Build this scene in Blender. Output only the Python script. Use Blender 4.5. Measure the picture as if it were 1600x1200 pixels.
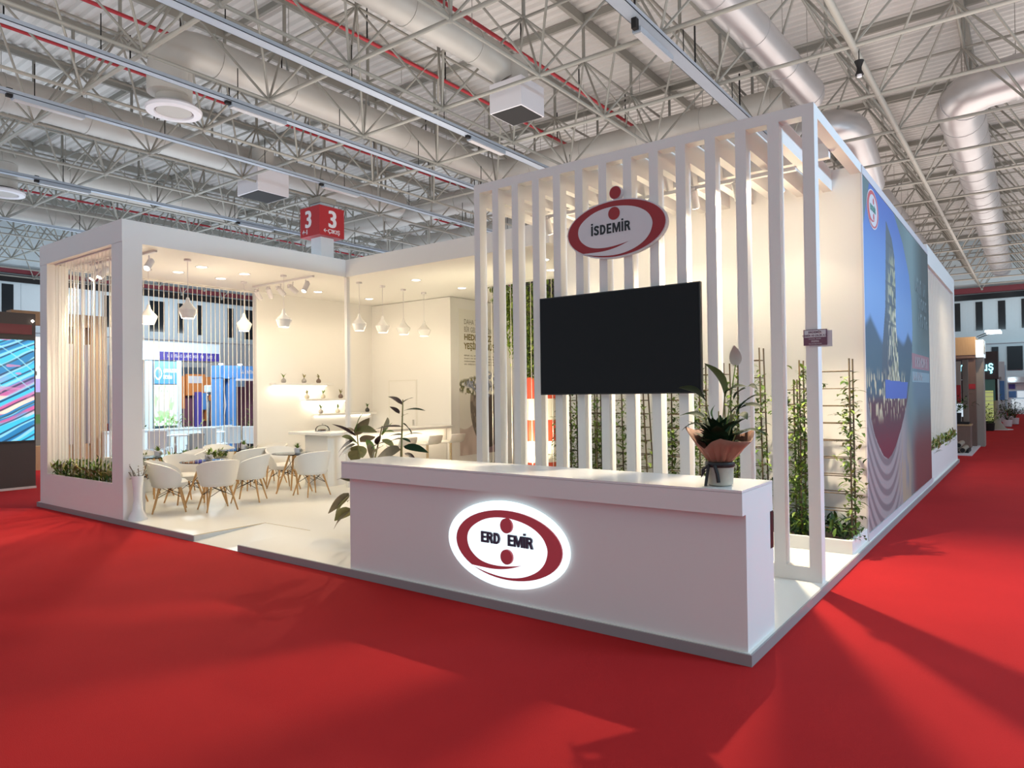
import bpy, math, random
import numpy as np
from mathutils import Vector, Matrix, geometry
random.seed(7)
for o in list(bpy.data.objects): bpy.data.objects.remove(o)
SC = bpy.context.scene
COL = SC.collection
PI = math.pi
# ---------------------------------------------------------------- camera, world, exposure, lights
CAM = Vector((1.3556, -4.1173, 1.62))
YAW, PITCH, ROLL, FPX = -0.6444, 0.0149, -0.0117, 1086.0
Fw = Vector((math.sin(YAW)*math.cos(PITCH), math.cos(YAW)*math.cos(PITCH), math.sin(PITCH)))
Rt = Vector((math.cos(YAW), -math.sin(YAW), 0)); Up = Rt.cross(Fw)
R2 = Rt*math.cos(ROLL) + Up*math.sin(ROLL); U2 = -Rt*math.sin(ROLL) + Up*math.cos(ROLL)
cd = bpy.data.cameras.new('camera'); cam = bpy.data.objects.new('camera', cd); COL.objects.link(cam)
M3 = Matrix((R2, U2, -Fw)).transposed()
cam.matrix_world = Matrix.Translation(CAM) @ M3.to_4x4()
cd.sensor_width = 36; cd.lens = 36*FPX/1600; cd.clip_end = 300
SC.camera = cam
W = bpy.data.worlds.new('world'); SC.world = W; W.use_nodes = True
bg = W.node_tree.nodes['Background']; bg.inputs[0].default_value = (.70, .86, 1, 1); bg.inputs[1].default_value = .60
SC.view_settings.view_transform = 'Standard'; SC.view_settings.look = 'None'
SC.view_settings.exposure = 0.0; SC.view_settings.gamma = 1.0; SC.view_settings.use_curve_mapping = False
SC.cycles.max_bounces = 8; SC.cycles.diffuse_bounces = 4; SC.cycles.transparent_max_bounces = 12
SC.cycles.sample_clamp_indirect = 6; SC.cycles.caustics_reflective = False; SC.cycles.caustics_refractive = False
SC.cycles.use_denoising = True

def lamp(kind, name, loc, aim, watts, col=(1, .86, .66), size=.1, spot=None, blend=.35, sy=None):
    d = bpy.data.lights.new(name, kind); d.energy = watts; d.color = col
    if kind == 'AREA':
        d.shape = 'RECTANGLE' if sy else 'DISK'; d.size = size
        if sy: d.size_y = sy
        if spot: d.spread = spot
    else:
        d.shadow_soft_size = size
        if kind == 'SPOT': d.spot_size = spot or 1.2; d.spot_blend = blend
    o = bpy.data.objects.new(name, d); COL.objects.link(o); o.location = loc
    v = Vector(aim) - Vector(loc)
    o.rotation_euler = v.to_track_quat('-Z', 'Y').to_euler()
    return o
WARM = (1, .83, .58); COOL = (.48, .76, 1)
HP = .0714     # stand platform top
CEIL = 3.66    # stand soffit height
TOP = 3.94
# spot heads behind the slat screen (their light falls through the slats on the carpet)
for x, y, z, ax, ay, az, w in [(-.57, 2.45, 3.5, .1, .9, 0, 700), (-.9, 2.7, 3.55, -.7, 3.7, 1.2, 48), (-1.75, 2.7, 3.55, -1.8, 3.7, 1.2, 48), (-2.6, 2.7, 3.55, -2.7, 3.7, 1.2, 48), (-3.3, 2.7, 3.55, -3.3, 3.7, 1.2, 45)]:
    lamp('SPOT', 'slat_room_spot', (x, y, z), (ax, ay, az), w, WARM, .03, 2.3 if w > 200 else 1.7, .5)
# recessed downlights of the lounge soffit
DOWN = [(-9.67, 1.61), (-8.97, 1.62), (-9.73, 2.38), (-9.03, 2.39), (-9.76, 4.42), (-9.78, 5.74), (-7.34, 4.67), (-7.34, 5.9), (-4.56, 4.6), (-4.97, 5.42)]
for x, y in DOWN:
    lamp('SPOT', 'downlight_lamp', (x, y, CEIL - .03), (x, y, 0), 18, WARM, .05, 2.6, .6)
TRACK_A = [(-9.9, 3.21), (-9.55, 3.21), (-9.2, 3.2), (-8.85, 3.2), (-8.5, 3.2)]
for (x, y), (ax, ay, az) in zip(TRACK_A, [(-10.6, 5, 1.5), (-10.6, 4.6, 1.4), (-10.6, 6, 1.3), (-9, 6.5, 1.5), (-8, 1.2, .3)]):
    lamp('SPOT', 'track_spot', (x, y, 3.36), (ax, ay, az), 4, WARM, .03, 1.5, .5)
lamp('SPOT', 'track_spot', (-8.44, .56, 3.35), (-6.2, -2.2, 0), 260, WARM, .03, 1.5, .5)
lamp('SPOT', 'track_spot', (-9.6, .45, 3.35), (-9.3, -2.2, 0), 330, WARM, .03, 1.6, .5)
lamp('SPOT', 'court_spot', (-6.6, 4.6, 3.5), (-4.6, -.8, 0), 420, WARM, .04, 1.3, .3)
# pendant bulbs, then added fill points for lounge and slat room
PEND = [(-8.55, 1.17), (-9.735, 1.17), (-9.735, 2.82), (-8.66, 2.88), (-8.28, 4.18), (-8.27, 4.73), (-8.29, 5.28), (-8.29, 5.84)]
for x, y in PEND: lamp('POINT', 'pendant_bulb', (x, y, 2.74), (x, y, 0), 20 if y < 3 else 4, WARM, .05)
for x, y, w in ((-6.2, 4.9, 13), (-9.15, 1.95, 24), (-9.4, .75, 15), (-8.9, 3.6, 10), (-9.5, 5.3, 7)): lamp('POINT', 'lounge_fill', (x, y, 2.65), (x, y, 0), w, WARM, .06)  # added points with no fixture, lifting the lounge ceiling
for x in (-3.1, -2.2, -1.3, -.5): lamp('POINT', 'slat_room_fill', (x, 2.95, 3.3), (x, 2.95, 0), 11, WARM, .05)  # added points with no fixture, brightening pergola beams and slat backs
lamp('SPOT', 'portal_floodlight', (.55, 18.4, 3.3), (-.6, 19.2, 2.7), 60, WARM, .05, 1.9, .6)
# added upward area lights without fixtures, standing in for stand light on the roof
for x, c in ((-38, (.66, .86, 1)), (-25, (.76, .90, 1)), (-12, (1, .95, .88)), (1, (1, .92, .86))):
    for y in (-3, 10, 23, 36, 49):
        lamp('AREA', 'roof_fill', (x, y, 5.2), (x, y, 12), 610, c, 9, None, sy=9)
lamp('SPOT', 'oak_portal_fill', (-15.2, 2.6, 3.6), (-17, 3.1, 1.6), 170, WARM, .05, 1.6, .5)  # added spot with no fixture, so the oak portal is not dark
lamp('AREA', 'end_wall_fill', (-43, 18, 6.5), (-48, 18, 6.8), 330, (.80, .92, 1), 14, None, sy=.6)  # added wash for the left hall wall, no fixture there
lamp('AREA', 'end_wall_fill', (1, 54, 6.0), (1, 59.2, 6.4), 190, (.62, .88, 1), 9, None, sy=.6)  # same added wash for the far wall
lamp('AREA', 'bar_strip_light', (-8.2, 5.2, .93), (-8.4, 5.2, .2), 9, WARM, 2.5, None, sy=.04)
# small warm lamp in the rear pavilion, and the shelf strips
lamp('AREA', 'rear_pavilion_lamp', (-1.2, 11.8, 3.5), (-1.2, 11.8, 0), 45, WARM, 1.2)
# cool stand lights across the right-hand aisle
lamp('AREA', 'aisle_stand_light', (7.5, 3.0, 4.6), (0, 3.5, .8), 600, COOL, 2.2, None, sy=.5)
lamp('AREA', 'aisle_stand_light', (7.0, 14.0, 4.6), (0, 11, .8), 240, COOL, 2.2, None, sy=.5)
# cool lights of the stands past the lounge window
lamp('AREA', 'blue_stand_light', (-17.2, 6.6, 3.6), (-18.6, 6.8, 0), 60, (.75, .9, 1), .6)
lamp('AREA', 'blue_stand_light', (-15.5, 5.2, 4.0), (-15.5, 5.4, 0), 260, (.75, .9, 1), .8)

# ---------------------------------------------------------------- materials
def mat(name, col, rough=.55, metal=0.0, emit=0.0, var=.04, scale=6.0, bump=0.0, bscale=40., spec=.5, coat=0.0):
    m = bpy.data.materials.new(name); m.use_nodes = True
    nt = m.node_tree; b = nt.nodes['Principled BSDF']; N = nt.nodes.new; K = nt.links.new
    b.inputs['Roughness'].default_value = rough; b.inputs['Metallic'].default_value = metal
    b.inputs['Specular IOR Level'].default_value = spec; b.inputs['Coat Weight'].default_value = coat
    tc = N('ShaderNodeTexCoord'); nz = N('ShaderNodeTexNoise'); nz.inputs['Scale'].default_value = scale; nz.inputs['Detail'].default_value = 3
    K(tc.outputs['Object'], nz.inputs['Vector'])
    mx = N('ShaderNodeMix'); mx.data_type = 'RGBA'
    c = Vector(col[:3])
    mx.inputs['A'].default_value = (*[max(0, q*(1-var)) for q in c], 1); mx.inputs['B'].default_value = (*[min(1, q*(1+var)) for q in c], 1)
    K(nz.outputs['Fac'], mx.inputs['Factor']); K(mx.outputs['Result'], b.inputs['Base Color'])
    if emit:
        b.inputs['Emission Color'].default_value = (*c, 1); b.inputs['Emission Strength'].default_value = emit
    if bump:
        n2 = N('ShaderNodeTexNoise'); n2.inputs['Scale'].default_value = bscale; K(tc.outputs['Object'], n2.inputs['Vector'])
        bp = N('ShaderNodeBump'); bp.inputs['Strength'].default_value = bump; bp.inputs['Distance'].default_value = .01
        K(n2.outputs['Fac'], bp.inputs['Height']); K(bp.outputs['Normal'], b.inputs['Normal'])
    return m
def paint_mat(name, emit=0.0, rough=.5):
    m = bpy.data.materials.new(name); m.use_nodes = True
    nt = m.node_tree; b = nt.nodes['Principled BSDF']; a = nt.nodes.new('ShaderNodeVertexColor'); a.layer_name = 'Col'
    nt.links.new(a.outputs['Color'], b.inputs['Base Color']); b.inputs['Roughness'].default_value = rough
    if emit:
        nt.links.new(a.outputs['Color'], b.inputs['Emission Color']); b.inputs['Emission Strength'].default_value = emit
    return m
def wood_mat(name, c1, c2, rough=.5):
    m = mat(name, c1, rough); nt = m.node_tree; N = nt.nodes.new; K = nt.links.new
    b = nt.nodes['Principled BSDF']; wv = N('ShaderNodeTexNoise'); tc = N('ShaderNodeTexCoord'); mp = N('ShaderNodeMapping')
    mp.inputs['Scale'].default_value = (18, 18, 1.5); wv.inputs['Scale'].default_value = 2.0; wv.inputs['Detail'].default_value = 5
    K(tc.outputs['Object'], mp.inputs['Vector']); K(mp.outputs['Vector'], wv.inputs['Vector'])
    mx = N('ShaderNodeMix'); mx.data_type = 'RGBA'; mx.inputs['A'].default_value = (*c1, 1); mx.inputs['B'].default_value = (*c2, 1)
    K(wv.outputs['Fac'], mx.inputs['Factor']); K(mx.outputs['Result'], b.inputs['Base Color'])
    return m
def glass_mat(name, tint=(.9, .95, 1), refl=.12):
    m = bpy.data.materials.new(name); m.use_nodes = True; nt = m.node_tree; nt.nodes.clear(); N = nt.nodes.new
    o = N('ShaderNodeOutputMaterial'); t = N('ShaderNodeBsdfTransparent'); g = N('ShaderNodeBsdfGlossy'); x = N('ShaderNodeMixShader'); f = N('ShaderNodeFresnel')
    t.inputs[0].default_value = (*tint, 1); g.inputs['Roughness'].default_value = .03; f.inputs[0].default_value = 1.15
    nt.links.new(f.outputs[0], x.inputs[0]); nt.links.new(t.outputs[0], x.inputs[1]); nt.links.new(g.outputs[0], x.inputs[2]); nt.links.new(x.outputs[0], o.inputs[0])
    return m
M = {}
M['carpet'] = mat('red_carpet', (.38, .017, .019), .95, var=.16, scale=1.1, bump=.35, bscale=260, spec=.1)
M['white'] = mat('matt_white_paint', (.80, .78, .75), .5, var=.012, scale=2)
M['gloss'] = mat('white_laminate', (.82, .81, .79), .22, var=.01, scale=2)
M['vinyl'] = mat('white_vinyl_floor', (.74, .72, .67), .28, var=.03, scale=1.2)
M['edge'] = mat('grey_edge_strip', (.30, .28, .28), .4, var=.03)
M['steel'] = mat('truss_paint', (.29, .275, .24), .5, var=.06)
M['deck'] = mat('roof_deck', (.66, .63, .60), .5, var=.10, scale=.35)
M['duct'] = mat('galvanised_duct', (.46, .435, .40), .5, metal=.2, var=.08, scale=1.5)
M['shiny'] = mat('bright_galvanised_duct', (.58, .56, .56), .36, metal=.6, var=.06, scale=2)
M['tray'] = mat('cable_tray', (.33, .37, .43), .4, metal=.2, var=.05)
M['pipe'] = mat('red_pipe', (.38, .02, .03), .45)
M['dark'] = mat('dark_metal', (.02, .018, .018), .6, spec=.15)
M['black'] = mat('black_gloss', (.006, .004, .004), .12, var=.02, spec=.22)
M['blackm'] = mat('black_plastic', (.012, .012, .012), .4)
M['red'] = mat('logo_red', (.30, .012, .016), .4, var=.02)
M['redl'] = mat('lit_logo_red', (.46, .055, .075), .4, emit=.18, var=.02)
M['signred'] = mat('sign_red', (.36, .02, .025), .4, var=.02)
M['plate'] = mat('sign_white', (.66, .63, .66), .35, var=.01)
M['ink'] = mat('black_lettering', (.008, .008, .01), .4)
M['inkgrey'] = mat('grey_print', (.22, .19, .13), .6)
M['inkgreen'] = mat('olive_print', (.19, .15, .035), .6)
M['lightbox'] = mat('lit_acrylic', (.76, .92, .98), .4, emit=1.15, var=.01)
M['lamp'] = mat('lamp_face', (1, .93, .78), .4, emit=6, var=0)
M['lampcool'] = mat('cool_lamp_face', (.85, .95, 1), .4, emit=7, var=0)
M['tube'] = mat('dim_tube', (.42, .40, .40), .3, emit=.02, var=0)
M['wood'] = wood_mat('beech_dowel', (.50, .27, .10), (.62, .36, .15))
M['oak'] = wood_mat('oak_veneer', (.34, .20, .10), (.44, .28, .15))
M['brown'] = wood_mat('brown_panel', (.13, .075, .055), (.18, .105, .08))
M['taupe'] = mat('taupe_panel', (.30, .26, .22), .5)
M['shell'] = mat('white_leatherette', (.80, .77, .72), .42, var=.015)
M['glass'] = glass_mat('table_glass', (.86, .93, .96))
M['clear'] = glass_mat('clear_glass', (.96, .98, .98))
M['chrome'] = mat('chrome', (.75, .74, .72), .12, metal=1)
M['brass'] = mat('warm_steel', (.70, .58, .38), .25, metal=.9)
M['string'] = mat('cream_cord', (.80, .76, .70), .6)
M['stringw'] = mat('natural_wood_rod', (.62, .42, .22), .55)
M['leaf'] = mat('leaf_green', (.07, .13, .025), .5, spec=.2, var=.45, scale=9)
M['leafl'] = mat('leaf_lime', (.16, .24, .035), .45, var=.4, scale=9)
M['leafo'] = mat('leaf_olive', (.25, .23, .08), .45, var=.4, scale=12)
M['leafd'] = mat('leaf_dark', (.022, .045, .02), .6, spec=.06, var=.4, scale=7)
M['leafr'] = mat('leaf_bronze', (.05, .024, .02), .5, spec=.3, var=.4, scale=7)
M['leafv'] = mat('leaf_variegated', (.24, .19, .10), .4, var=.5, scale=9)
M['pale'] = mat('pale_spathe', (.55, .50, .42), .5)
M['soil'] = mat('soil', (.05, .035, .025), .9, var=.3, scale=20)
M['cane'] = mat('bamboo_stake', (.085, .055, .025), .6, var=.25, scale=15)
M['kraft'] = mat('kraft_paper', (.36, .165, .105), .7, var=.08, scale=5)
M['pot'] = mat('stone_pot', (.42, .38, .31), .4, var=.25, scale=14)
M['ribbon'] = mat('black_ribbon', (.012, .012, .012), .35)
M['vasegrey'] = mat('grey_bud_vase', (.30, .28, .27), .5)
M['vasebrown'] = mat('brown_bud_vase', (.17, .12, .10), .5)
M['vasedark'] = mat('dark_bud_vase', (.03, .03, .03), .4)
M['chimr'] = mat('orange_red_band', (.72, .10, .05), .5, var=.03)
M['chimw'] = mat('cream_band', (.85, .80, .70), .5, var=.02)
M['hallwall'] = mat('hall_wall_panel', (.58, .64, .67), .6, var=.03)
M['window'] = mat('dark_window', (.012, .016, .02), .15)
M['maroon'] = mat('maroon_strip', (.16, .02, .03), .5)
M['darkstand'] = mat('dark_brown_stand', (.055, .042, .040), .55)
M['navy'] = mat('navy_header', (.07, .05, .30), .5)
M['blue'] = mat('stand_blue', (.10, .28, .62), .5)
M['sky'] = mat('pale_blue_panel', (.42, .62, .80), .5)
M['orange'] = mat('orange_panel', (.65, .22, .06), .5)
M['plastic'] = mat('white_plastic', (.70, .78, .82), .4)
M['greybox'] = mat('grey_box', (.38, .37, .36), .6)
M['plum'] = mat('plum_panel', (.16, .06, .10), .5)
M['lime'] = mat('lime_panel', (.62, .72, .25), .5, emit=.35)
M['teal'] = mat('teal_curtain', (.10, .26, .22), .6)
M['neon'] = mat('cyan_neon', (.35, .85, 1), .4, emit=2.2, var=0)
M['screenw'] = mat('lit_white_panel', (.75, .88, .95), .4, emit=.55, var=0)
M['inkbloom'] = mat('bloom_tinted_lettering', (.055, .05, .09), .4)  # lilac tint puts the bloom of the lit box into the letters
M['greyprint'] = mat('dim_grey_print', (.20, .25, .26), .6)
M['paleprint'] = mat('pale_print', (.46, .42, .44), .6)
M['leafplume'] = mat('plume_leaf', (.27, .38, .05), .5, var=.4, scale=9)
M['log'] = wood_mat('log_bark', (.22, .17, .13), (.34, .27, .2))
M['print'] = paint_mat('printed_graphic', 0, .45)
M['led'] = paint_mat('led_picture', .85, .4)
M['backlit'] = paint_mat('backlit_print', .35, .5)

# ---------------------------------------------------------------- mesh helpers
class MB:
    def __init__(s): s.v = []; s.f = []; s.m = []
    def add(s, vs, fs, mi=0):
        n = len(s.v); s.v += [tuple(q) for q in vs]; s.f += [tuple(i+n for i in f) for f in fs]; s.m += [mi]*len(fs); return s
    def box(s, x0, y0, z0, x1, y1, z1, mi=0):
        x0, x1 = sorted((x0, x1)); y0, y1 = sorted((y0, y1)); z0, z1 = sorted((z0, z1))
        return s.add([(x0,y0,z0),(x1,y0,z0),(x1,y1,z0),(x0,y1,z0),(x0,y0,z1),(x1,y0,z1),(x1,y1,z1),(x0,y1,z1)],
              [(3,2,1,0),(4,5,6,7),(0,1,5,4),(1,2,6,5),(2,3,7,6),(3,0,4,7)], mi)
    def tube(s, p, q, r, n=8, r2=None, mi=0, cap=True):
        p = Vector(p); q = Vector(q); d = (q-p).normalized(); a = d.orthogonal().normalized(); b = d.cross(a); r2 = r if r2 is None else r2
        vs = []
        for k in range(n):
            w = a*math.cos(2*PI*k/n)+b*math.sin(2*PI*k/n); vs += [p+w*r, q+w*r2]
        fs = [(2*k, 2*((k+1)%n), 2*((k+1)%n)+1, 2*k+1) for k in range(n)]
        if cap: fs += [tuple(2*k for k in range(n))[::-1], tuple(2*k+1 for k in range(n))]
        return s.add(vs, fs, mi)
    def sweep(s, pts, r, n=16, mi=0, cap=True):
        P = [Vector(p) for p in pts]; rs = r if isinstance(r, (list, tuple)) else [r]*len(P)
        vs = []; up = None
        for i, p in enumerate(P):
            t = (P[min(i+1, len(P)-1)]-P[max(i-1, 0)]).normalized()
            up = t.orthogonal().normalized() if up is None else (up - t*up.dot(t)).normalized()
            b = t.cross(up)
            vs += [p+(up*math.cos(2*PI*k/n)+b*math.sin(2*PI*k/n))*rs[i] for k in range(n)]
        fs = [(i*n+k, i*n+(k+1)%n, (i+1)*n+(k+1)%n, (i+1)*n+k) for i in range(len(P)-1) for k in range(n)]
        if cap: fs += [tuple(range(n))[::-1], tuple((len(P)-1)*n+k for k in range(n))]
        return s.add(vs, fs, mi)
    def lathe(s, prof, n=20, c=(0, 0, 0), mi=0, cap=True):
        vs = [(c[0]+r*math.cos(2*PI*k/n), c[1]+r*math.sin(2*PI*k/n), c[2]+z) for r, z in prof for k in range(n)]
        fs = [(i*n+k, i*n+(k+1)%n, (i+1)*n+(k+1)%n, (i+1)*n+k) for i in range(len(prof)-1) for k in range(n)]
        if cap and prof[0][0] > 1e-4: fs.append(tuple(range(n))[::-1])
        if cap and prof[-1][0] > 1e-4: fs.append(tuple((len(prof)-1)*n+k for k in range(n)))
        return s.add(vs, fs, mi)
    def prism(s, pts, d, plane='y', at=0., mi=0):
        """closed outline pts (a, b) extruded d towards the viewer side: plane 'y' -> (a, at, b) towards -Y; plane 'x' -> (at, a, b) towards +X"""
        n = len(pts); mk = (lambda a, b, t: (a, at-t, b)) if plane == 'y' else (lambda a, b, t: (at+t, a, b))
        vs = [mk(a, b, 0) for a, b in pts]+[mk(a, b, d) for a, b in pts]
        tr = geometry.tessellate_polygon([[Vector((a, b, 0)) for a, b in pts]])
        area = sum(pts[i][0]*pts[(i+1) % n][1]-pts[(i+1) % n][0]*pts[i][1] for i in range(n))
        fs = []
        for t in tr:
            a, b, c = [pts[i] for i in t]
            if (b[0]-a[0])*(c[1]-a[1])-(b[1]-a[1])*(c[0]-a[0]) < 0: t = t[::-1]
            fs.append(tuple(i+n for i in t))
        for i in range(n):
            j = (i+1) % n
            fs.append((i, j, j+n, i+n) if area > 0 else (j, i, i+n, j+n))
        return s.add(vs, fs, mi)
    def strip(s, path, t, d, at, mi=0):
        """flat stroke of width t along path (x, z), front at y = at-d"""
        n = len(path); L = []; R = []
        for i, (x, z) in enumerate(path):
            a = path[max(0, i-1)]; b = path[min(n-1, i+1)]; v = Vector((b[0]-a[0], b[1]-a[1])).normalized(); k = 1.
            if 0 < i < n-1:
                e = Vector((x-a[0], z-a[1])).normalized(); k = 1/max(.6, e.dot(v))
            L.append((x-v.y*t*k/2, z+v.x*t*k/2)); R.append((x+v.y*t*k/2, z-v.x*t*k/2))
        for i in range(n-1): s.prism([R[i], R[i+1], L[i+1], L[i]], d, 'y', at, mi)
        return s
    def leaf(s, b, t, w, droop=.12, segs=5, mi=0, side=None, fold=.25):
        b = Vector(b); t = Vector(t); d = t-b; L = d.length
        if L < 1e-5: return s
        up = Vector((0, 0, 1)); sd = Vector(side) if side is not None else d.cross(up)
        if sd.length < 1e-4: sd = Vector((1, 0, 0))
        sd = Vector(sd).normalized(); nr = sd.cross(d).normalized()
        if nr.z < 0: nr = -nr
        vs = []
        for i in range(segs+1):
            u = i/segs; c = b+d*u+nr*(droop*L*math.sin(PI*u)); ww = w*.5*math.sin(PI*min(1, .04+.96*u)**.8)**.8 if 0 < i < segs else w*.03
            vs += [c-sd*ww+nr*ww*fold, c, c+sd*ww+nr*ww*fold]
        fs = []
        for i in range(segs):
            k = 3*i; fs += [(k, k+1, k+4, k+3), (k+1, k+2, k+5, k+4)]
        return s.add(vs, fs, mi)
    def build(s, name, mats, parent=None, smooth=None, bevel=0, loc=None):
        me = bpy.data.meshes.new(name); me.from_pydata(s.v, [], s.f)
        for m in (mats if isinstance(mats, (list, tuple)) else [mats]): me.materials.append(M[m] if isinstance(m, str) else m)
        if any(s.m): me.polygons.foreach_set('material_index', s.m)
        me.update()
        if smooth is not None:
            me.polygons.foreach_set('use_smooth', [True]*len(me.polygons)); me.set_sharp_from_angle(angle=smooth)
        o = bpy.data.objects.new(name, me); COL.objects.link(o)
        if parent is not None: o.parent = parent
        if loc: o.location = loc
        if bevel:
            b = o.modifiers.new('bevel', 'BEVEL'); b.width = bevel; b.segments = 2; b.limit_method = 'ANGLE'
        return o
def T(name, label, cat, loc=(0, 0, 0), rz=0, group=None):
    o = bpy.data.objects.new(name, None); COL.objects.link(o); o.location = loc; o.rotation_euler = (0, 0, rz); o.empty_display_size = .1
    return tag(o, label, cat, group)
def tag(o, label=None, cat=None, group=None, kind=None):
    if label: o['label'] = label
    if cat: o['category'] = cat
    if group: o['group'] = group
    if kind: o['kind'] = kind
    return o
def dup(root, loc, rz=0, label=None, group=None):
    r = root.copy(); COL.objects.link(r); r.location = loc; r.rotation_euler = (0, 0, rz)
    if label: r['label'] = label
    if group: r['group'] = group
    for c0 in list(root.children):
        c = c0.copy(); COL.objects.link(c); c.parent = r
        for g0 in list(c0.children):
            g = g0.copy(); COL.objects.link(g); g.parent = c
    return r
def share(src, parent, loc, rot=(0, 0, 0), scale=(1, 1, 1)):
    o = src.copy(); COL.objects.link(o); o.parent = parent; o.location = loc; o.rotation_euler = rot; o.scale = scale
    return o
def painted(name, fn, nx, ny, o, ux, uz, mtl, parent=None):
    """flat printed panel: fn(U, V) -> rgb arrays (linear), U left-right, V bottom-top, placed at o along ux and uz"""
    U, V = np.meshgrid((np.arange(nx)+.5)/nx, (np.arange(ny)+.5)/ny)
    C = np.clip(fn(U, V), 0, 1)
    o = np.array(o); ux = np.array(ux); uz = np.array(uz)
    a, b = np.meshgrid(np.arange(nx+1)/nx, np.arange(ny+1)/ny)
    P = o+a[..., None]*ux+b[..., None]*uz
    idx = np.arange((nx+1)*(ny+1)).reshape(ny+1, nx+1)
    F = np.stack([idx[:-1, :-1], idx[:-1, 1:], idx[1:, 1:], idx[1:, :-1]], -1).reshape(-1, 4)
    me = bpy.data.meshes.new(name); me.from_pydata(P.reshape(-1, 3).tolist(), [], F.tolist())
    at = me.color_attributes.new('Col', 'FLOAT_COLOR', 'CORNER')
    cc = np.concatenate([C.reshape(-1, 3), np.ones((nx*ny, 1))], 1)
    at.data.foreach_set('color', np.repeat(cc, 4, axis=0).ravel().astype(np.float32))
    me.materials.append(M[mtl]); me.update()
    ob = bpy.data.objects.new(name, me); COL.objects.link(ob)
    if parent is not None: ob.parent = parent
    return ob
def text(name, s, size, m, loc, rot, parent=None, sx=1., off=0., ext=.002, align='LEFT', dbl=0.):
    cu = bpy.data.curves.new(name, 'FONT'); cu.body = s; cu.size = size; cu.extrude = ext; cu.offset = off; cu.align_x = align; cu.resolution_u = 3
    t = bpy.data.objects.new(name+'_tmp', cu); COL.objects.link(t)
    dg = bpy.context.evaluated_depsgraph_get(); me = bpy.data.meshes.new_from_object(t.evaluated_get(dg))
    bpy.data.objects.remove(t); bpy.data.curves.remove(cu)
    if dbl:
        vs = [tuple(v.co) for v in me.vertices]; fs = [tuple(q.vertices) for q in me.polygons]; nv = len(vs); me = bpy.data.meshes.new(name)
        me.from_pydata([(x-dbl, y, z) for x, y, z in vs]+[(x+dbl, y, z+.0002) for x, y, z in vs], [], fs+[tuple(i+nv for i in q) for q in fs])
    me.materials.clear(); me.materials.append(M[m]); me.name = name
    o = bpy.data.objects.new(name, me); COL.objects.link(o); o.location = loc; o.rotation_euler = rot; o.scale = (sx, 1, 1)
    if parent is not None: o.parent = parent
    return o
def glyphs(name, n, w, h, m, loc, axis, parent, seed=1):
    """a line of print too small to read: n letter blocks of height h over a length w, flat along axis 'x' or 'y'"""
    rnd = random.Random(seed); mb = MB(); a = 0; step = w/n
    for k in range(n):
        if rnd.random() > .12:
            s = step*rnd.uniform(.5, .8)
            for b0, b1, z0, z1 in ((0, s*.3, 0, h), (s*.3, s, rnd.choice((0, h*.4, h*.75)), 0), (s*.7, s, 0, h*rnd.choice((.55, 1)))):
                if z1 == 0: z1 = z0+h*.25
                if axis == 'x': mb.box(a+b0, -.0006, z0, a+b1, 0, z1)
                else: mb.box(0, a+b0, z0, .0006, a+b1, z1)
        a += step
    o = mb.build(name, m, parent); o.location = loc; o['kind'] = 'stuff'; return o
def block_text(name, s, h, m, loc, parent, ext=.003, gap=.1, sx=1.):
    """heavy grotesque capitals facing -Y"""
    mb = MB(); X = 0.
    for c in s:
        def bx_(x0, z0, x1, z1): mb.prism([((X+a)*h*sx, b*h) for a, b in ((x0, z0), (x1, z0), (x1, z1), (x0, z1))], ext, 'y', 0)
        def st(path, t=.2): mb.strip([((X+a)*h*sx, b*h) for a, b in path], t*h, ext, 0)
        if c == 'E': bx_(0, 0, .2, 1); bx_(.2, 0, .54, .19); bx_(.2, .41, .5, .59); bx_(.2, .81, .54, 1); w = .54
        elif c == '\u0130': bx_(0, 0, .2, 1); bx_(0, 1.1, .2, 1.28); w = .2
        elif c == 'D': bx_(0, 0, .2, 1); st([(.2, .1), (.32, .1), (.46, .19), (.53, .36), (.55, .5), (.53, .64), (.46, .81), (.32, .9), (.2, .9)]); w = .65
        elif c == 'R':
            bx_(0, 0, .2, 1); st([(.2, .9), (.36, .9), (.48, .83), (.51, .71), (.48, .6), (.36, .53), (.2, .53)], .19)
            mb.prism([((X+a)*h*sx, b*h) for a, b in ((.45, 0), (.67, 0), (.5, .5), (.27, .5))], ext, 'y', 0); w = .66
        elif c == 'M':
            bx_(0, 0, .18, 1); bx_(.72, 0, .9, 1)
            for q in ([(.18, 1), (.18, .62), (.38, 0), (.45, 0), (.45, .38), (.25, 1)], [(.72, 1), (.65, 1), (.45, .38), (.45, 0), (.52, 0), (.72, .62)]): mb.prism([((X+a)*h*sx, b*h) for a, b in q], ext, 'y', 0)
            w = .9
        elif c == 'S': st([(.53, .74), (.46, .86), (.31, .9), (.16, .86), (.1, .74), (.15, .62), (.3, .53), (.44, .44), (.49, .29), (.43, .14), (.29, .1), (.13, .14), (.05, .28)]); w = .59
        else: w = .3
        X += w+gap
    o = mb.build(name, m, parent); o.location = loc; return o
FRONT = (PI/2, 0, 0); SIDE = (PI/2, 0, PI/2)
def struct(o): o['kind'] = 'structure'; return o
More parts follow.
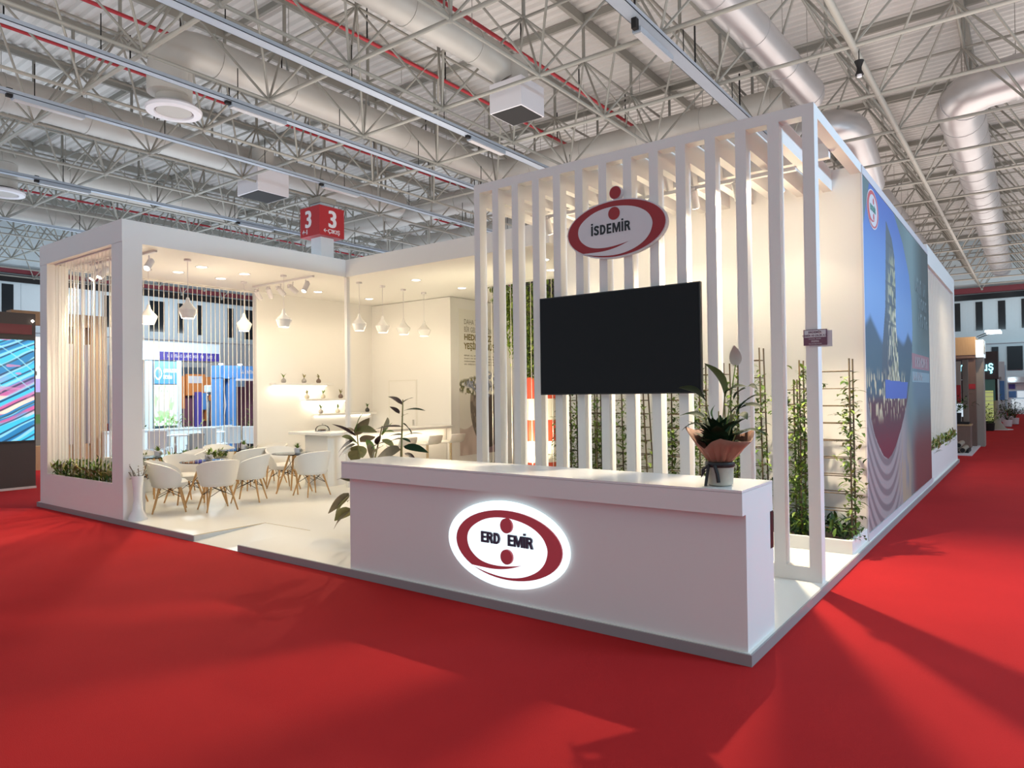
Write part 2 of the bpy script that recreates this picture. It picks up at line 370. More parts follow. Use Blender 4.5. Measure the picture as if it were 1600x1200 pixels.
# ================================================================ the hall
ZC = 9.0; ZT = 11.5; ZD = 12.9
struct(MB().box(-60, -9, -.2, 8, 64, 0).build('floor', 'carpet'))
ceil_root = None
mb = MB(); per = .34; k = 0; y = -10.0; vs = []; fs = []
while y < 62:
    for dy, z in ((0, 0), (.12, 0), (.17, .09), (.29, .09), (.34, 0)):
        vs += [(-52, y+dy, ZD+z), (18, y+dy, ZD+z)]
    y += per
n = len(vs)//2; fs = [(2*i, 2*i+1, 2*i+3, 2*i+2) for i in range(n-1)]
mb.add(vs, [f[::-1] for f in fs])
ceil_root = struct(mb.build('ceiling', 'deck'))
purl = MB().box(-.06, -10, ZD-.3, .06, 62, ZD-.02).build('purlin', 'steel', ceil_root); purl.location.x = -9.2
for i in range(-14, 10):
    if i: share(purl, ceil_root, (-9.2+1.515*2*i, 0, 0))
cross = MB().box(-52, -.05, ZD-.22, 18, .05, ZD-.04).build('cross_beam', 'steel', ceil_root); cross.location.y = 7.56
for j in range(-4, 18, 2):
    if j: share(cross, ceil_root, (0, 7.56+3.05*j, 0))
# far walls: cladding panels, dark windows
wl = struct(MB().box(-48.3, -10, 0, -47.8, 62, 13).build('wall_left', 'hallwall'))
for a, b, z0, z1 in [(10.7, 11.3, 6.6, 8.6), (19.4, 20.4, 6.3, 8.45), (21.35, 21.8, 6.3, 8.45), (22.85, 23.2, 6.25, 8.45), (25.2, 25.7, 6.2, 8.45), (26.6, 27.4, 6.15, 8.45), (7.5, 8.1, 6.6, 8.6), (13.5, 14.1, 6.4, 8.5), (16.4, 17.0, 6.4, 8.5), (29.5, 30.2, 6.1, 8.4)]:
    MB().box(-47.86, a, z0, -47.74, b, z1).build('window_pane', 'window', wl)
for y0 in np.arange(8.6, 31, 1.55): MB().box(-47.8, y0, 6.0, -47.77, y0+1.47, 8.7).build('wall_panel', 'hallwall', wl)
MB().box(-47.9, -10, 8.75, -47.55, 62, 9.15).build('eaves_band', 'dark', wl)
MB().box(-47.6, -10, 9.25, -47.4, 62, 9.55).build('red_strip', 'maroon', wl)
MB().box(-47.85, -10, 5.75, -47.6, 62, 5.95).build('ledge', 'hallwall', wl)
wf = struct(MB().box(-30, 59.2, 0, 20, 59.7, 13).build('wall_far', 'hallwall'))
for a, b, z0, z1 in [(-3.5, -3.08, 6.05, 8.2), (-2.1, -1.66, 6.03, 8.2), (-.71, -.26, 6.02, 8.17), (-1.16, -.74, 3.0, 4.75), (-.22, .72, 3.0, 4.75), (-4.9, -4.4, 6.05, 8.2), (.7, 1.15, 6.05, 8.2)]:
    MB().box(a, 59.1, z0, b, 59.25, z1).build('window_pane', 'window', wf)
for x0 in np.arange(-6.4, 2, 1.4): MB().box(x0, 59.17, 5.9, x0+.92, 59.2, 8.3).build('wall_panel', 'hallwall', wf)
MB().box(-30, 58.9, 8.35, 20, 59.2, 8.75).build('eaves_band', 'window', wf)
MB().box(-30, 58.7, 8.85, 20, 59.1, 9.25).build('red_strip', 'maroon', wf)
MB().box(-30, 59.0, 5.0, 20, 59.2, 5.12).build('ledge', 'hallwall', wf)

# ---------------------------------------------------------------- space frame roof
sf = T('space_frame', 'grey steel tube space frame carrying the hall roof', 'roof truss', (0, 0, ZC))
PX, PY = 3.03, 3.05
bx = lambda i: -7.68+PX*i
by = lambda j: 6.04+PY*j
mem = []
I0, I1, J0, J1 = -13, 6, -4, 17
for i in range(I0, I1+1):
    for j in range(J0, J1+1):
        b = Vector((bx(i), by(j), ZC)); t = Vector((bx(i)+PX/2, by(j)+PY/2, ZT))
        if i < I1: mem.append((b, Vector((bx(i+1), by(j), ZC)), .048))
        if j < J1: mem.append((b, Vector((bx(i), by(j+1), ZC)), .075 if i == 2 else .042))
        if i < I1: mem.append((t, t+Vector((PX, 0, 0)), .04))
        if j < J1: mem.append((t, t+Vector((0, PY, 0)), .04))
        for dx in (0, 1):
            for dy in (0, 1):
                if i+dx <= I1 and j+dy <= J1: mem.append((Vector((bx(i+dx), by(j+dy), ZC)), t, .031))
        mem.append((t, Vector((t.x, t.y, ZD-.2)), .05))
def px(p):
    q = p-CAM; w = q.dot(Fw)
    return None if w < .3 else (800+FPX*q.dot(R2)/w, 600-FPX*q.dot(U2)/w)
def score(m):
    n = 0
    for k in range(7):
        a = px(m[0].lerp(m[1], k/6))
        if a and -20 < a[0] < 1620 and -20 < a[1] < 440: n += 1
    a = px(m[0].lerp(m[1], .5)); w = (m[0].lerp(m[1], .5)-CAM).dot(Fw)
    return n/max(w, 1)
mem.sort(key=score, reverse=True)
cache = {}
def strut(a, b, r):
    L = (b-a).length; key = (round(L, 2), r)
    d = b-a; rot = d.to_track_quat('Z', 'Y').to_euler()
    if key not in cache:
        o = MB().tube((0, 0, 0), (0, 0, L), r, 8).build('strut', 'steel', sf, smooth=.8); cache[key] = o
    else:
        o = cache[key].copy(); COL.objects.link(o)
    o.location = a-Vector((0, 0, ZC)); o.rotation_euler = rot
for a, b, r in mem[:299]: strut(a, b, r)
mb = MB()
for a, b, r in mem[299:]:
    if score((a, b, r)) > 0: mb.tube(a-Vector((0, 0, ZC)), b-Vector((0, 0, ZC)), r, 5, cap=False)
o = mb.build('far_strut', 'steel', sf, smooth=.9); o['kind'] = 'stuff'
mb = MB()
for i in range(I0, I1+1):
    for j in range(J0, J1+1):
        for x, y, z in ((bx(i), by(j), 0), (bx(i)+PX/2, by(j)+PY/2, ZT-ZC)):
            mb.lathe([(.001, -.085), (.06, -.06), (.085, 0), (.06, .06), (.001, .085)], 8, (x, y, z))
o = mb.build('node_ball', 'steel', sf, smooth=1); o['kind'] = 'stuff'
# column with the hall number box
cl = T('hall_column', 'grey square hall column rising to the roof behind the left pavilion', 'column', (-19.6, 12.2, 0))
MB().box(-.29, -.29, 0, .29, .29, ZC-.1).build('shaft', 'hallwall', cl, bevel=.01)
MB().box(-.36, -.36, ZC-.3, .36, .36, ZC-.08).build('capital', 'steel', cl, bevel=.01)
MB().box(-.33, -.33, 0, .33, .33, .25).build('base', 'steel', cl, bevel=.01)
sg = T('hall_number_sign', 'red box sign with white figure 3 around the hall column', 'sign', (-19.6, 12.2, 7.45))
MB().box(-.56, -.56, 0, .56, .56, 1.08).build('sign_box', 'signred', sg, bevel=.01)
text('sign_number', '3', .86, 'plate', (-.28, -.562, .34), FRONT, sg, .95, .012, dbl=.025)
text('sign_lettering', '\u21901', .24, 'plate', (-.44, -.562, .1), FRONT, sg, .95, .004, dbl=.008)
text('sign_number', '3', .86, 'plate', (.562, -.18, .34), SIDE, sg, .95, .012, dbl=.025)
text('sign_lettering', '\u2190\u00c7IKI\u015e', .2, 'plate', (.562, -.40, .12), SIDE, sg, 1.1, .002, dbl=.003)

# ---------------------------------------------------------------- ducts, trays, pipes, luminaires
def arc(p0, c, p1, n=7):
    p0, c, p1 = Vector(p0), Vector(c), Vector(p1)
    return [p0*(1-t)**2+c*2*t*(1-t)+p1*t*t for t in [k/n for k in range(n+1)]]
def duct(label, pts, r, m='duct', name='air_duct', rings=2.2, hang=True):
    d = T(name, label, 'duct', tuple(pts[0])); o0 = Vector(pts[0]); P = [Vector(p)-o0 for p in pts]
    MB().sweep(P, r, 20).build('duct_run', m, d, smooth=.7)
    acc = rings
    for a, b in zip(P, P[1:]):
        L = (b-a).length
        while acc < L:
            p = a.lerp(b, acc/L); t = (b-a).normalized()
            MB().tube(p-t*.03, p+t*.03, r*1.035, 20).build('joint_ring', m, d, smooth=.7)
            if hang: MB().tube(p+Vector((0, 0, r*.9)), p+Vector((0, 0, ZD-.2-o0.z-p.z)), .009, 5).build('hanger', 'steel', d)
            acc += rings
        acc -= L
    return d
ZU = 10.25
d1 = [(-15.2, 4.2, 8.9)]+arc((-15.2, 4.25, 9.5), (-15.2, 4.3, ZU), (-15.2, 5.2, ZU))+[(-15.25, 10, ZU)]+arc((-15.3, 16.4, ZU), (-15.3, 17.3, ZU), (-14.4, 17.3, ZU))+[(-9, 17.3, ZU), (-4.4, 17.3, ZU)]
d1[0] = (-15.2, 4.25, 8.95)
duct('long round duct turning a corner above the slat screen, ending in a round diffuser', d1, .46)
duct('second long round duct, passing left behind the round diffuser', [(-21.6, -6, ZU), (-21.6, 8, ZU), (-21.6, 18.0, ZU)], .52)
duct('third round duct high above the left pavilion', [(-28.5, -4, ZU), (-28.6, 14, ZU)], .55)
duct('fourth round duct, furthest left near the hall side wall', [(-35.5, -2, ZU), (-35.5, 18, ZU)], .55)
duct('short round duct feeding the square diffuser box', [(-9.8, -2, ZU), (-9.75, 4, ZU)]+arc((-9.6, 9.2, ZU), (-9.5, 10.1, ZU), (-9.3, 10.15, ZU-.6)), .40)
duct('shiny round duct rising towards the top edge above the slat screen corner', [(-4.3, 6, ZU), (-3.9, 12, ZU)]+arc((-3.7, 16.9, ZU), (-3.7, 17.4, ZU), (-3.9, 17.5, ZU)), .42, 'shiny')
duct('bent shiny duct beside the top corner of the banner wall', [(-6.5, 20.3, ZU), (-4.4, 20.3, ZU)]+arc((-4.1, 20.3, ZU), (-3.3, 20.3, ZU), (-3.3, 21.2, ZU-.1))+[(-3.35, 23, ZU-.6), (-3.4, 24.2, ZU-1.1)], .55, 'shiny', rings=9)
duct('long shiny ribbed duct running down the right aisle', [(2.6, 20.2, ZU+.3), (1.0, 20.2, ZU+.2)]+arc((.4, 20.2, ZU+.15), (-.3, 20.3, ZU), (-.32, 21.2, ZU))+[(-.33, 30, ZU), (-.4, 57, ZU)], .62, 'shiny', rings=1.5)
duct('far shiny duct above the rear pavilion roof line', [(-4.0, 30, ZU-.3), (-4.1, 56, ZU-.3)], .62, 'shiny', rings=2.4)
duct('crosswise round duct above the rear fascia, nearer one', [(-30, 19.3, ZU), (-5, 19.2, ZU)], .5)
duct('crosswise round duct above the rear fascia, farther one', [(-30, 24.5, ZU), (-5, 24.4, ZU)], .5)
def round_diff(x, y, z, label, s=1.):
    d = T('round_diffuser', label, 'air diffuser', (x, y, z), group='round air diffusers')
    MB().lathe([(.40*s, .12), (.42*s, .55), (.42*s, 1.0), (.36*s, 1.05)], 28).build('neck', 'duct', d, smooth=.6)
    MB().lathe([(.40*s, .10), (.44*s, .12), (.44*s, .16), (.40*s, .18)], 28).build('dark_gap', 'dark', d, smooth=.6)
    MB().lathe([(.42*s, .04), (.45*s, -.03), (.62*s, -.02), (.64*s, .05), (.60*s, .10), (.42*s, .11)], 28).build('rim', 'plate', d, smooth=.6)
    MB().lathe([(.001, .0), (.40*s, .0), (.40*s, .05), (.001, .06)], 28).build('grille', 'duct', d, smooth=.6)
round_diff(-15.3, 4.45, 8.6, 'round air diffuser hanging from the long duct, upper left of the picture')
round_diff(-26.4, 4.3, 8.6, 'round air diffuser cut by the left edge of the picture')
def box_diff(x, y, z, s, label):
    d = T('square_diffuser', label, 'air diffuser', (x, y, z), group='square air diffusers')
    MB().box(-s, -s, .0, s, s, 1.5*s).build('plenum_box', 'plate', d, bevel=.01)
    MB().box(-s*.92, -s*.92, -.012, s*.92, s*.92, .0).build('grille', 'dark', d)
    MB().lathe([(s*.6, 1.5*s), (s*.6, 1.5*s+.7)], 20).build('neck', 'duct', d, smooth=.6)
box_diff(-9.1, 10.15, 8.75, .5, 'square grey diffuser box with dark grille, left above the slat screen')
box_diff(-20.3, 10.2, 8.7, .62, 'square grey diffuser box above the left pavilion, beside the red number sign')
def tray(x, z, w, y0, y1, label):
    d = T('cable_tray', label, 'cable tray', (x, y0, z), group='cable trays')
    MB().box(-w/2, 0, 0, w/2, y1-y0, .012).box(-w/2, 0, 0, -w/2+.012, y1-y0, .09).box(w/2-.012, 0, 0, w/2, y1-y0, .09).build('channel', 'tray', d)
    y = 1.
    while y < y1-y0:
        MB().tube((0, y, .01), (0, y, ZC-z+.5), .012, 5).build('hanger', 'dark', d); y += 3.05
for x, z, w, y0, y1, l in [(-13.75, 8.62, .2, -8, 40, 'cable tray nearest the round diffuser, upper left'), (-17.25, 8.62, .2, -8, 40, 'cable tray second from the round diffuser'),
        (-23.9, 8.62, .22, -8, 40, 'cable tray above the left pavilion roof'), (-30.5, 8.62, .22, -8, 40, 'cable tray farthest left over the hall'),
        (-10.75, 8.62, .26, -4, 40, 'wide blue-grey cable tray crossing the picture top to the slat screen'), (-4.6, 8.75, .3, 0, 40, 'cable tray right of the square diffuser over the slat screen')]:
    tray(x, z, w, y0, y1, l)
for x, z, l in [(-16.3, 11.0, 'red sprinkler pipe along the round diffuser duct'), (-19.1, 11.0, 'red sprinkler pipe far left of the long duct'), (-12.55, 11.0, 'red sprinkler pipe over the wide blue-grey tray'), (-9.75, 11.0, 'red sprinkler pipe passing the square diffuser box'),
        (-24.0, 11.0, 'red sprinkler pipe over the left pavilion'), (-4.78, 9.1, 'red pipe beside the cable tray over the slat screen'), (-34.6, 11.0, 'red sprinkler pipe farthest left')]:
    d = T('sprinkler_pipe', l, 'pipe', (x, -6, z), group='red sprinkler pipes')
    MB().tube((0, 0, 0), (0, 50, 0), .05, 8).build('pipe_run', 'pipe', d, smooth=.8)
    for y in np.arange(2, 40, 3.05):
        MB().tube((0, y, 0), (0, y, 1.0), .022, 5).build('hanger', 'dark', d)
for x, y, l in [(-10.75, 10.2, 'strip light under the wide tray left of the square diffuser'), (-4.6, 7.9, 'strip light under the tray right of the square diffuser'), (-17.25, 10.4, 'strip light under the second tray near the number sign'),
        (-17.25, 1.7, 'strip light under the second tray at the left edge'), (-13.75, 5.0, 'strip light under the nearest tray beside the round diffuser'), (-23.9, 11.5, 'strip light under the tray over the left pavilion'), (-23.9, 4.5, 'strip light under the tray over the left pavilion, left one')]:
    d = T('strip_light', l, 'ceiling light', (x, y, 8.5), group='strip lights under the trays')
    MB().box(-.09, 0, .02, .09, 1.5, .12).build('housing', 'tray', d)
    MB().box(-.075, .03, 0, .075, 1.47, .02).build('diffuser', 'tube', d)
    MB().box(-.05, -.12, .05, .05, 0, .25).build('gear_box', 'dark', d)
d = T('hanging_spotlight', 'small black lamp hanging under the roof beam at the right aisle', 'spotlight', (-1.55, 12.4, 8.4))
MB().lathe([(.09, .05), (.05, .15), (.05, .22), (.1, .35)], 12).build('lamp_body', 'dark', d, smooth=.6)
MB().tube((0, 0, .35), (0, 0, .62), .012, 5).build('hanger', 'dark', d)
MB().lathe([(.05, 0), (.05, .05)], 10).build('lamp_glass', 'plate', d)
# ================================================================ the exhibition stand
XL, XP, YC = -10.62, -7.98, 3.63
pf = T('stand_platform', 'low white raised floor of the exhibition stand with grey edge', 'platform', (-5.4, 0, 0))
P0 = Vector((-5.4, 0, 0))
def rel(mb, o):
    mb.v = [(x-o[0], y-o[1], z-o[2]) for x, y, z in mb.v]; return mb
rel(MB().box(-10.8, .92, 0, -.012, 14.2, HP).box(-10.8, .012, 0, -6.265, .92, HP).box(-5.375, .012, 0, -.012, .92, HP), P0).build('deck', 'vinyl', pf)
rel(MB().add([(-6.265, 0, .004), (-5.375, 0, .004), (-5.375, .92, HP-.002), (-6.265, .92, HP-.002), (-6.265, 0, 0), (-5.375, 0, 0), (-5.375, .92, 0), (-6.265, .92, 0)], [(0, 1, 2, 3), (0, 4, 5, 1)]), P0).build('entrance_ramp', 'vinyl', pf)['label'] = 'white ramp cut into the platform front'
for x0, x1 in ((-10.812, -6.265), (-5.375, 0)):
    rel(MB().box(x0, 0, 0, x1, .012, HP-.003), P0).build('edge_strip', 'edge', pf)
rel(MB().box(-.012, .0125, 0, 0, 14.2, HP-.003), P0).build('edge_strip', 'edge', pf)
rel(MB().box(-6.268, .012, HP-.006, -6.262, .92, HP+.001).box(-6.265, .918, HP-.006, -5.375, .924, HP+.001), P0).build('ramp_trim', 'brass', pf)

# ---- left pavilion: pillars, fascias, sill, soffit
lp = T('left_pavilion', 'white boxed pavilion frame with pillars and deep fascia over the cafe', 'pavilion', (-9.3, 0, 0)); L0 = Vector((-9.3, 0, 0))
def part(name, m, par, o, *boxes, bevel=0):
    mb = MB()
    for b in boxes: mb.box(*b)
    return rel(mb, o).build(name, m, par, bevel=bevel)
part('pillar', 'white', lp, L0, (-10.68, .005, HP, -10.42, .26, 3.65))
part('pillar', 'white', lp, L0, (-8.29, .005, HP, XP, .255, 3.65))
part('planter_wall', 'white', lp, L0, (-10.42, .005, HP, -8.29, .03, .52), (-10.42, .40, HP, -8.29, .43, .50))
part('planter_soil', 'soil', lp, L0, (-10.42, .03, .3, -8.29, .40, .45))
part('fascia', 'white', lp, L0, (-10.68, .0, 3.65, XP, .1, TOP))
part('fascia', 'white', lp, L0, (XP-.1, .1, 3.65, XP, YC, TOP))
part('fascia', 'white', lp, L0, (XP-.1, YC, 3.65, -3.81, YC+.1, TOP))
part('fascia', 'white', lp, L0, (-10.74, .1, 3.65, XL, 8.4, TOP))
part('soffit', 'white', lp, L0, (XL, .1, CEIL, XP-.1, YC, CEIL+.04), (XL, YC+.1, CEIL, -7.0, 8.3, CEIL+.04), (-7.0, YC+.1, CEIL, -3.81, 6.0, CEIL+.04), (XL, YC, CEIL, XP-.1, YC+.1, CEIL+.04))
part('soffit_edge', 'white', lp, L0, (-7.05, 6.0, CEIL-.02, -3.81, 6.05, TOP))
part('corner_post', 'white', lp, L0, (XP-.065, YC+.02, HP, XP, YC+.085, 3.65))
MB().box(-10.2+9.3, .1, 3.642, -8.35+9.3, .115, 3.65).build('led_slot', 'orange', lp)
# walls of the stand's rooms
w1 = struct(MB().box(-10.74, .26, HP, XL, .36, 3.65).box(-10.74, .36, HP, XL, 3.64, .60).box(-10.74, 3.64, HP, XL, 6.56, 3.65).build('wall_left_stand', 'white'))
w2 = struct(MB().box(-10.74, 6.56, HP, -8.24, 6.66, 3.65).build('wall_back', 'white'))
dr = struct(MB().box(-10.05, 6.545, HP, -9.24, 6.56, 1.93).build('door_1', 'white', bevel=.006))
MB().box(-10.08, 6.55, HP, -10.05, 6.565, 1.93).box(-9.24, 6.55, HP, -9.21, 6.565, 1.93).box(-10.08, 6.55, 1.93, -9.21, 6.565, 1.96).build('door_frame', 'vinyl', dr)
MB().box(-9.33, 6.53, .98, -9.29, 6.545, 1.1).build('door_handle', 'chrome', dr)
struct(MB().box(-8.34, 6.66, HP, -8.24, 8.3, 3.65).build('wall_poster', 'white'))
struct(MB().box(-8.34, 8.3, HP, -3.7, 8.4, TOP).box(-3.81, 3.9, HP, -3.7, 8.3, TOP).build('wall_alcove', 'white'))
# ---- string curtains
def strings(name, label, p0, p1, n, z0, z1, m, r=.007, rows=1, tie=None):
    t = T(name, label, 'string curtain', (p0[0], p0[1], z0)); L = z1-z0
    d = Vector((p1[0]-p0[0], p1[1]-p0[1], 0)); s0 = None
    for k in range(n):
        q = d*(k/(n-1)) if n > 1 else Vector()
        if s0 is None: s0 = MB().tube((0, 0, 0), (0, 0, L), r, 6).build('string', m, t, smooth=1)
        else: share(s0, t, q)
    MB().sweep([(0, 0, L-.01), (d.x, d.y, L-.01)], .012, 6).build('top_rail', 'white', t)
    MB().sweep([(0, 0, .004), (d.x, d.y, .004)], .012, 6).build('bottom_rail', 'white', t)
    return t
strings('string_curtain', 'white cord curtain filling the side window behind the cafe tables', (XL-.06, .42), (XL-.06, 3.6), 38, .60, 3.65, 'string', .0065)
strings('string_curtain', 'dense cord curtain rising from the hedge planter at the front left', (-10.36, .1), (-8.34, .1), 19, .46, 3.65, 'string', .0065)
strings('string_curtain', 'second row of cream cords just behind the front left hedge', (-10.3, .32), (-8.4, .32), 12, .46, 3.65, 'string', .0065)
# ---- hedges
def hedge(label, x0, y0, x1, y1, z, h, n, pal, name='hedge', group=None):
    c = ((x0+x1)/2, (y0+y1)/2, z); t = T(name, label, 'hedge', c, group=group)
    mb = MB()
    for k in range(n):
        b = Vector((random.uniform(x0, x1), random.uniform(y0, y1), z+random.uniform(0, h*.75)))
        a = random.uniform(0, 2*PI); e = random.uniform(.25, 1.3); L = random.uniform(.08, .15)
        d = Vector((math.cos(a)*math.cos(e), math.sin(a)*math.cos(e), math.sin(e)))
        mb.leaf(b, b+d*L, random.uniform(.03, .055), .08, 3, mi=random.randrange(len(pal)))
    rel(mb, c); o = mb.build('foliage', pal, t); o['kind'] = 'stuff'
    mb = MB()
    for k in range(int(max(abs(x1-x0), abs(y1-y0))/.12)):
        b = Vector((random.uniform(x0, x1), random.uniform(y0, y1), z)); mb.tube(b, b+Vector((random.uniform(-.05, .05), random.uniform(-.05, .05), h*.8)), .006, 5)
    rel(mb, c); o = mb.build('stems', 'cane', t); o['kind'] = 'stuff'
    return t
hedge('bushy olive green hedge in the front left planter', -10.4, .05, -8.3, .38, .45, .27, 900, ['leafo', 'leafo', 'leafl', 'leaf'])
sb = T('sill_planter', 'narrow white planter below the side window behind the cafe', 'planter', (XL+.12, 2.0, HP))
MB().box(-.1, -1.55, 0, .1, 1.55, .45).build('planter_box', 'white', sb, bevel=.005)
MB().box(-.085, -1.53, .44, .085, 1.53, .455).build('planter_soil', 'soil', sb)
hedge('low green plants along the planter under the side window', XL+.03, .5, XL+.2, 3.5, .52, .16, 420, ['leaf', 'leafl', 'leafo'])

# ---- slat screen with pergola
PO = [(-3.632, -3.552), (-3.372, -3.289), (-3.104, -3.02), (-2.836, -2.75), (-2.573, -2.487), (-2.308, -2.22), (-2.037, -1.948), (-1.768, -1.678), (-1.496, -1.404), (-1.23, -1.137), (-.953, -.859), (-.681, -.588), (-.407, -.313), (-.128, -.035)]
sl = T('slat_screen', 'tall white screen of fourteen vertical slats behind the reception counter', 'slat screen', (-1.83, 1.9, HP)); S0 = Vector((-1.83, 1.9, HP))
for a, b in PO:
    part('slat', 'white', sl, S0, (a, 1.85, .187, b, 1.97, 3.87))
part('top_beam', 'white', sl, S0, (PO[0][0], 1.85, 3.87, -.035, 1.97, 3.965))
part('bottom_rail', 'white', sl, S0, (PO[0][0], 1.85, HP, -.035, 1.97, .187))
pg = T('pergola', 'white ceiling beams running back from the slat screen', 'pergola', (-1.83, 2.87, 3.7)); G0 = Vector((-1.83, 2.87, 3.7))
for a, b in PO[1:-1]:
    part('beam', 'white', pg, G0, (a+.005, 1.97, 3.73, b-.005, 3.78, 3.95))
part('side_beam', 'white', pg, G0, (-.137, 1.97, 3.87, -.037, 3.9, 3.965))
part('side_beam', 'white', pg, G0, (PO[0][0], 1.97, 3.73, PO[0][1], 3.78, 3.965))
part('cross_beam', 'white', pg, G0, (-3.55, 2.83, 3.80, -.14, 2.9, 3.94))
struct(MB().box(-3.81, 3.78, HP, -.137, 3.9, 3.95).build('wall_slat_room', 'white'))
bw = T('banner_wall', 'long white side wall of the stand along the right aisle', 'wall', (-.087, 6.5, HP)); B0 = Vector((-.087, 6.5, HP))
part('wall_slab', 'white', bw, B0, (-.137, 3.78, HP, -.037, 9.3, 3.945))
part('edge_trim', 'plate', bw, B0, (-.045, 3.775, .15, -.028, 3.80, 3.86), (-.045, 3.78, 3.86, -.026, 9.3, 3.95))
part('skirting', 'plate', bw, B0, (-.037, 3.78, HP, -.02, 9.4, .15))
tp = T('planter_trough', 'long low white trough of plants at the foot of the slat room wall', 'planter', (-1.9, 3.4, HP)); R0 = Vector((-1.9, 3.4, HP))
part('trough_front', 'white', tp, R0, (-3.6, 3.05, HP, -.04, 3.09, .2), bevel=.004)
part('trough_end', 'white', tp, R0, (-.08, 3.09, HP, -.04, 3.78, .2), bevel=.004)
part('trough_end', 'white', tp, R0, (-3.6, 3.09, HP, -3.56, 3.78, .2), bevel=.004)
part('trough_soil', 'soil', tp, R0, (-3.56, 3.09, .1, -.08, 3.78, .185))
hedge('dark ground cover plants filling the low trough', -3.5, 3.1, -.1, 3.72, .17, .14, 900, ['leaf', 'leafd', 'leafd'], 'ground_cover')
# track with spot heads in the slat room
def spot_head(par, loc, aim, m='white'):
    d = (Vector(aim)-Vector(loc)).normalized(); p = Vector(loc)
    o = MB().tube(p-d*.09, p+d*.09, .045, 14).tube(p-d*.12, p-d*.09, .025, 14).build('spot_head', m, par, smooth=.6)
    MB().tube(p+d*.088, p+d*.094, .038, 14).build('spot_lens', 'lamp', o)
    MB().tube(p-d*.02, p+Vector((0, 0, .13)), .01, 6).build('bracket', m, o)
tr = T('track_light', 'white track with spot heads under the pergola beams behind the slats', 'track light')
MB().box(-3.4, 2.68, 3.695, -.4, 2.73, 3.73).build('track', 'white', tr)
for x, ax in ((-.57, -.2), (-.95, -.9), (-1.4, -1.5), (-1.85, -1.9), (-2.6, -2.7), (-3.2, -3.2)):
    spot_head(tr, (x, 2.7, 3.6), (ax, 3.7, 1.8))
# ---- rear pavilion on the right aisle
rp = T('rear_pavilion', 'white pavilion at the rear of the stand, right aisle side', 'pavilion', (-.5, 11.8, HP)); A0 = Vector((-.5, 11.8, HP))
part('fascia', 'white', rp, A0, (-.137, 9.3, 3.73, -.037, 14.2, 4.05), (-2.6, 14.1, 3.73, -.137, 14.2, 4.05))
part('pillar', 'white', rp, A0, (-.137, 13.95, HP, -.037, 14.2, 3.73))
part('planter_wall', 'white', rp, A0, (-.06, 9.3, HP, -.037, 13.95, .58), (-.36, 9.3, HP, -.34, 13.95, .58))
part('planter_soil', 'soil', rp, A0, (-.34, 9.3, .3, -.06, 13.95, .5))
part('inner_wall', 'white', rp, A0, (-2.6, 9.3, HP, -2.5, 14.2, 3.73), (-2.5, 14.1, HP, -.137, 14.2, 3.73), (-2.6, 9.2, HP, -.137, 9.3, 3.73))
part('soffit', 'white', rp, A0, (-2.6, 9.3, 3.73, -.137, 14.1, 3.77))
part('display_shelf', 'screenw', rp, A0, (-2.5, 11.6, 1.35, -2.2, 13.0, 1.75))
strings('string_curtain', 'cream cord curtain in the rear pavilion opening on the right aisle', (-.09, 9.4), (-.09, 13.9), 34, .5, 3.73, 'string', .0065)
hedge('olive hedge in the rear pavilion planter beside the right aisle', -.32, 9.35, -.03, 13.9, .5, .28, 700, ['leafo', 'leaf', 'leafl'])

# ---- reception counter and lit logo
rc = T('reception_counter', 'long white reception counter with an overhanging top', 'counter', (-1.82, .3, HP)); C0 = Vector((-1.82, .3, HP))
part('counter_body', 'white', rc, C0, (-3.609, .031, HP, -.0315, .5616, .886))
part('counter_band', 'white', rc, C0, (-3.651, -.03, .886, -.0315, .5553, 1.02))
part('worktop', 'gloss', rc, C0, (-3.653, -.032, 1.022, -.0315, .5573, 1.036))
part('side_hatch', 'blackm', rc, C0, (-.032, .50, .60, -.0295, .5616, .84))
LOGO_W = [(-0.773, 0.024), (-0.743, 0.277), (-0.616, 0.501), (-0.399, 0.707), (-0.127, 0.795), (0.166, 0.772), (0.45, 0.64), (0.658, 0.398), (0.75, 0.097), (0.749, -0.123), (0.692, -0.398), (0.552, -0.655), (0.297, -0.866), (0.006, -0.943), (-0.291, -0.902), (-0.55, -0.809), (-0.681, -0.732), (-0.473, -0.746), (-0.259, -0.754), (-0.064, -0.714), (0.112, -0.637), (0.299, -0.512), (0.083, -0.589), (-0.138, -0.633), (-0.348, -0.618), (-0.516, -0.545), (-0.639, -0.406), (-0.732, -0.226)]
def smooth_poly(p, it=2):
    keep = {(-0.681, -0.732), (0.299, -0.512)}
    for _ in range(it):
        q = []
        for i, a in enumerate(p):
            b = p[(i+1) % len(p)]
            if a in keep: q.append(a)
            q += [(a[0]*.75+b[0]*.25, a[1]*.75+b[1]*.25)] if a not in keep else []
            if b not in keep: q += [(a[0]*.25+b[0]*.75, a[1]*.25+b[1]*.75)]
        p = q
    return p
LW = smooth_poly(LOGO_W)
def ell(cx, cz, a, b, n=56): return [(cx+a*math.cos(2*PI*k/n), cz+b*math.sin(2*PI*k/n)) for k in range(n)]
lb = T('illuminated_logo', 'glowing oval logo box on the reception counter front', 'logo sign', (-1.825, .031, .4985)); O = Vector((-1.825, .031, .4985))
rel(MB().prism(ell(-1.825, .4985, .561, .322), .03, 'y', .031), O).build('light_box', 'lightbox', lb)
rel(MB().prism(ell(-1.80, .5, .492, .256), .012, 'y', -.001), O).build('red_oval', 'redl', lb)
rel(MB().prism([(-1.80+.492*x, .5+.256*y) for x, y in LW], .002, 'y', -.0135), O).build('white_field', 'lightbox', lb)
for z in (.648, .418):
    rel(MB().prism(ell(-1.785, z, .055, .055, 28), .018, 'y', -.016), O).build('red_disc', 'redl', lb)
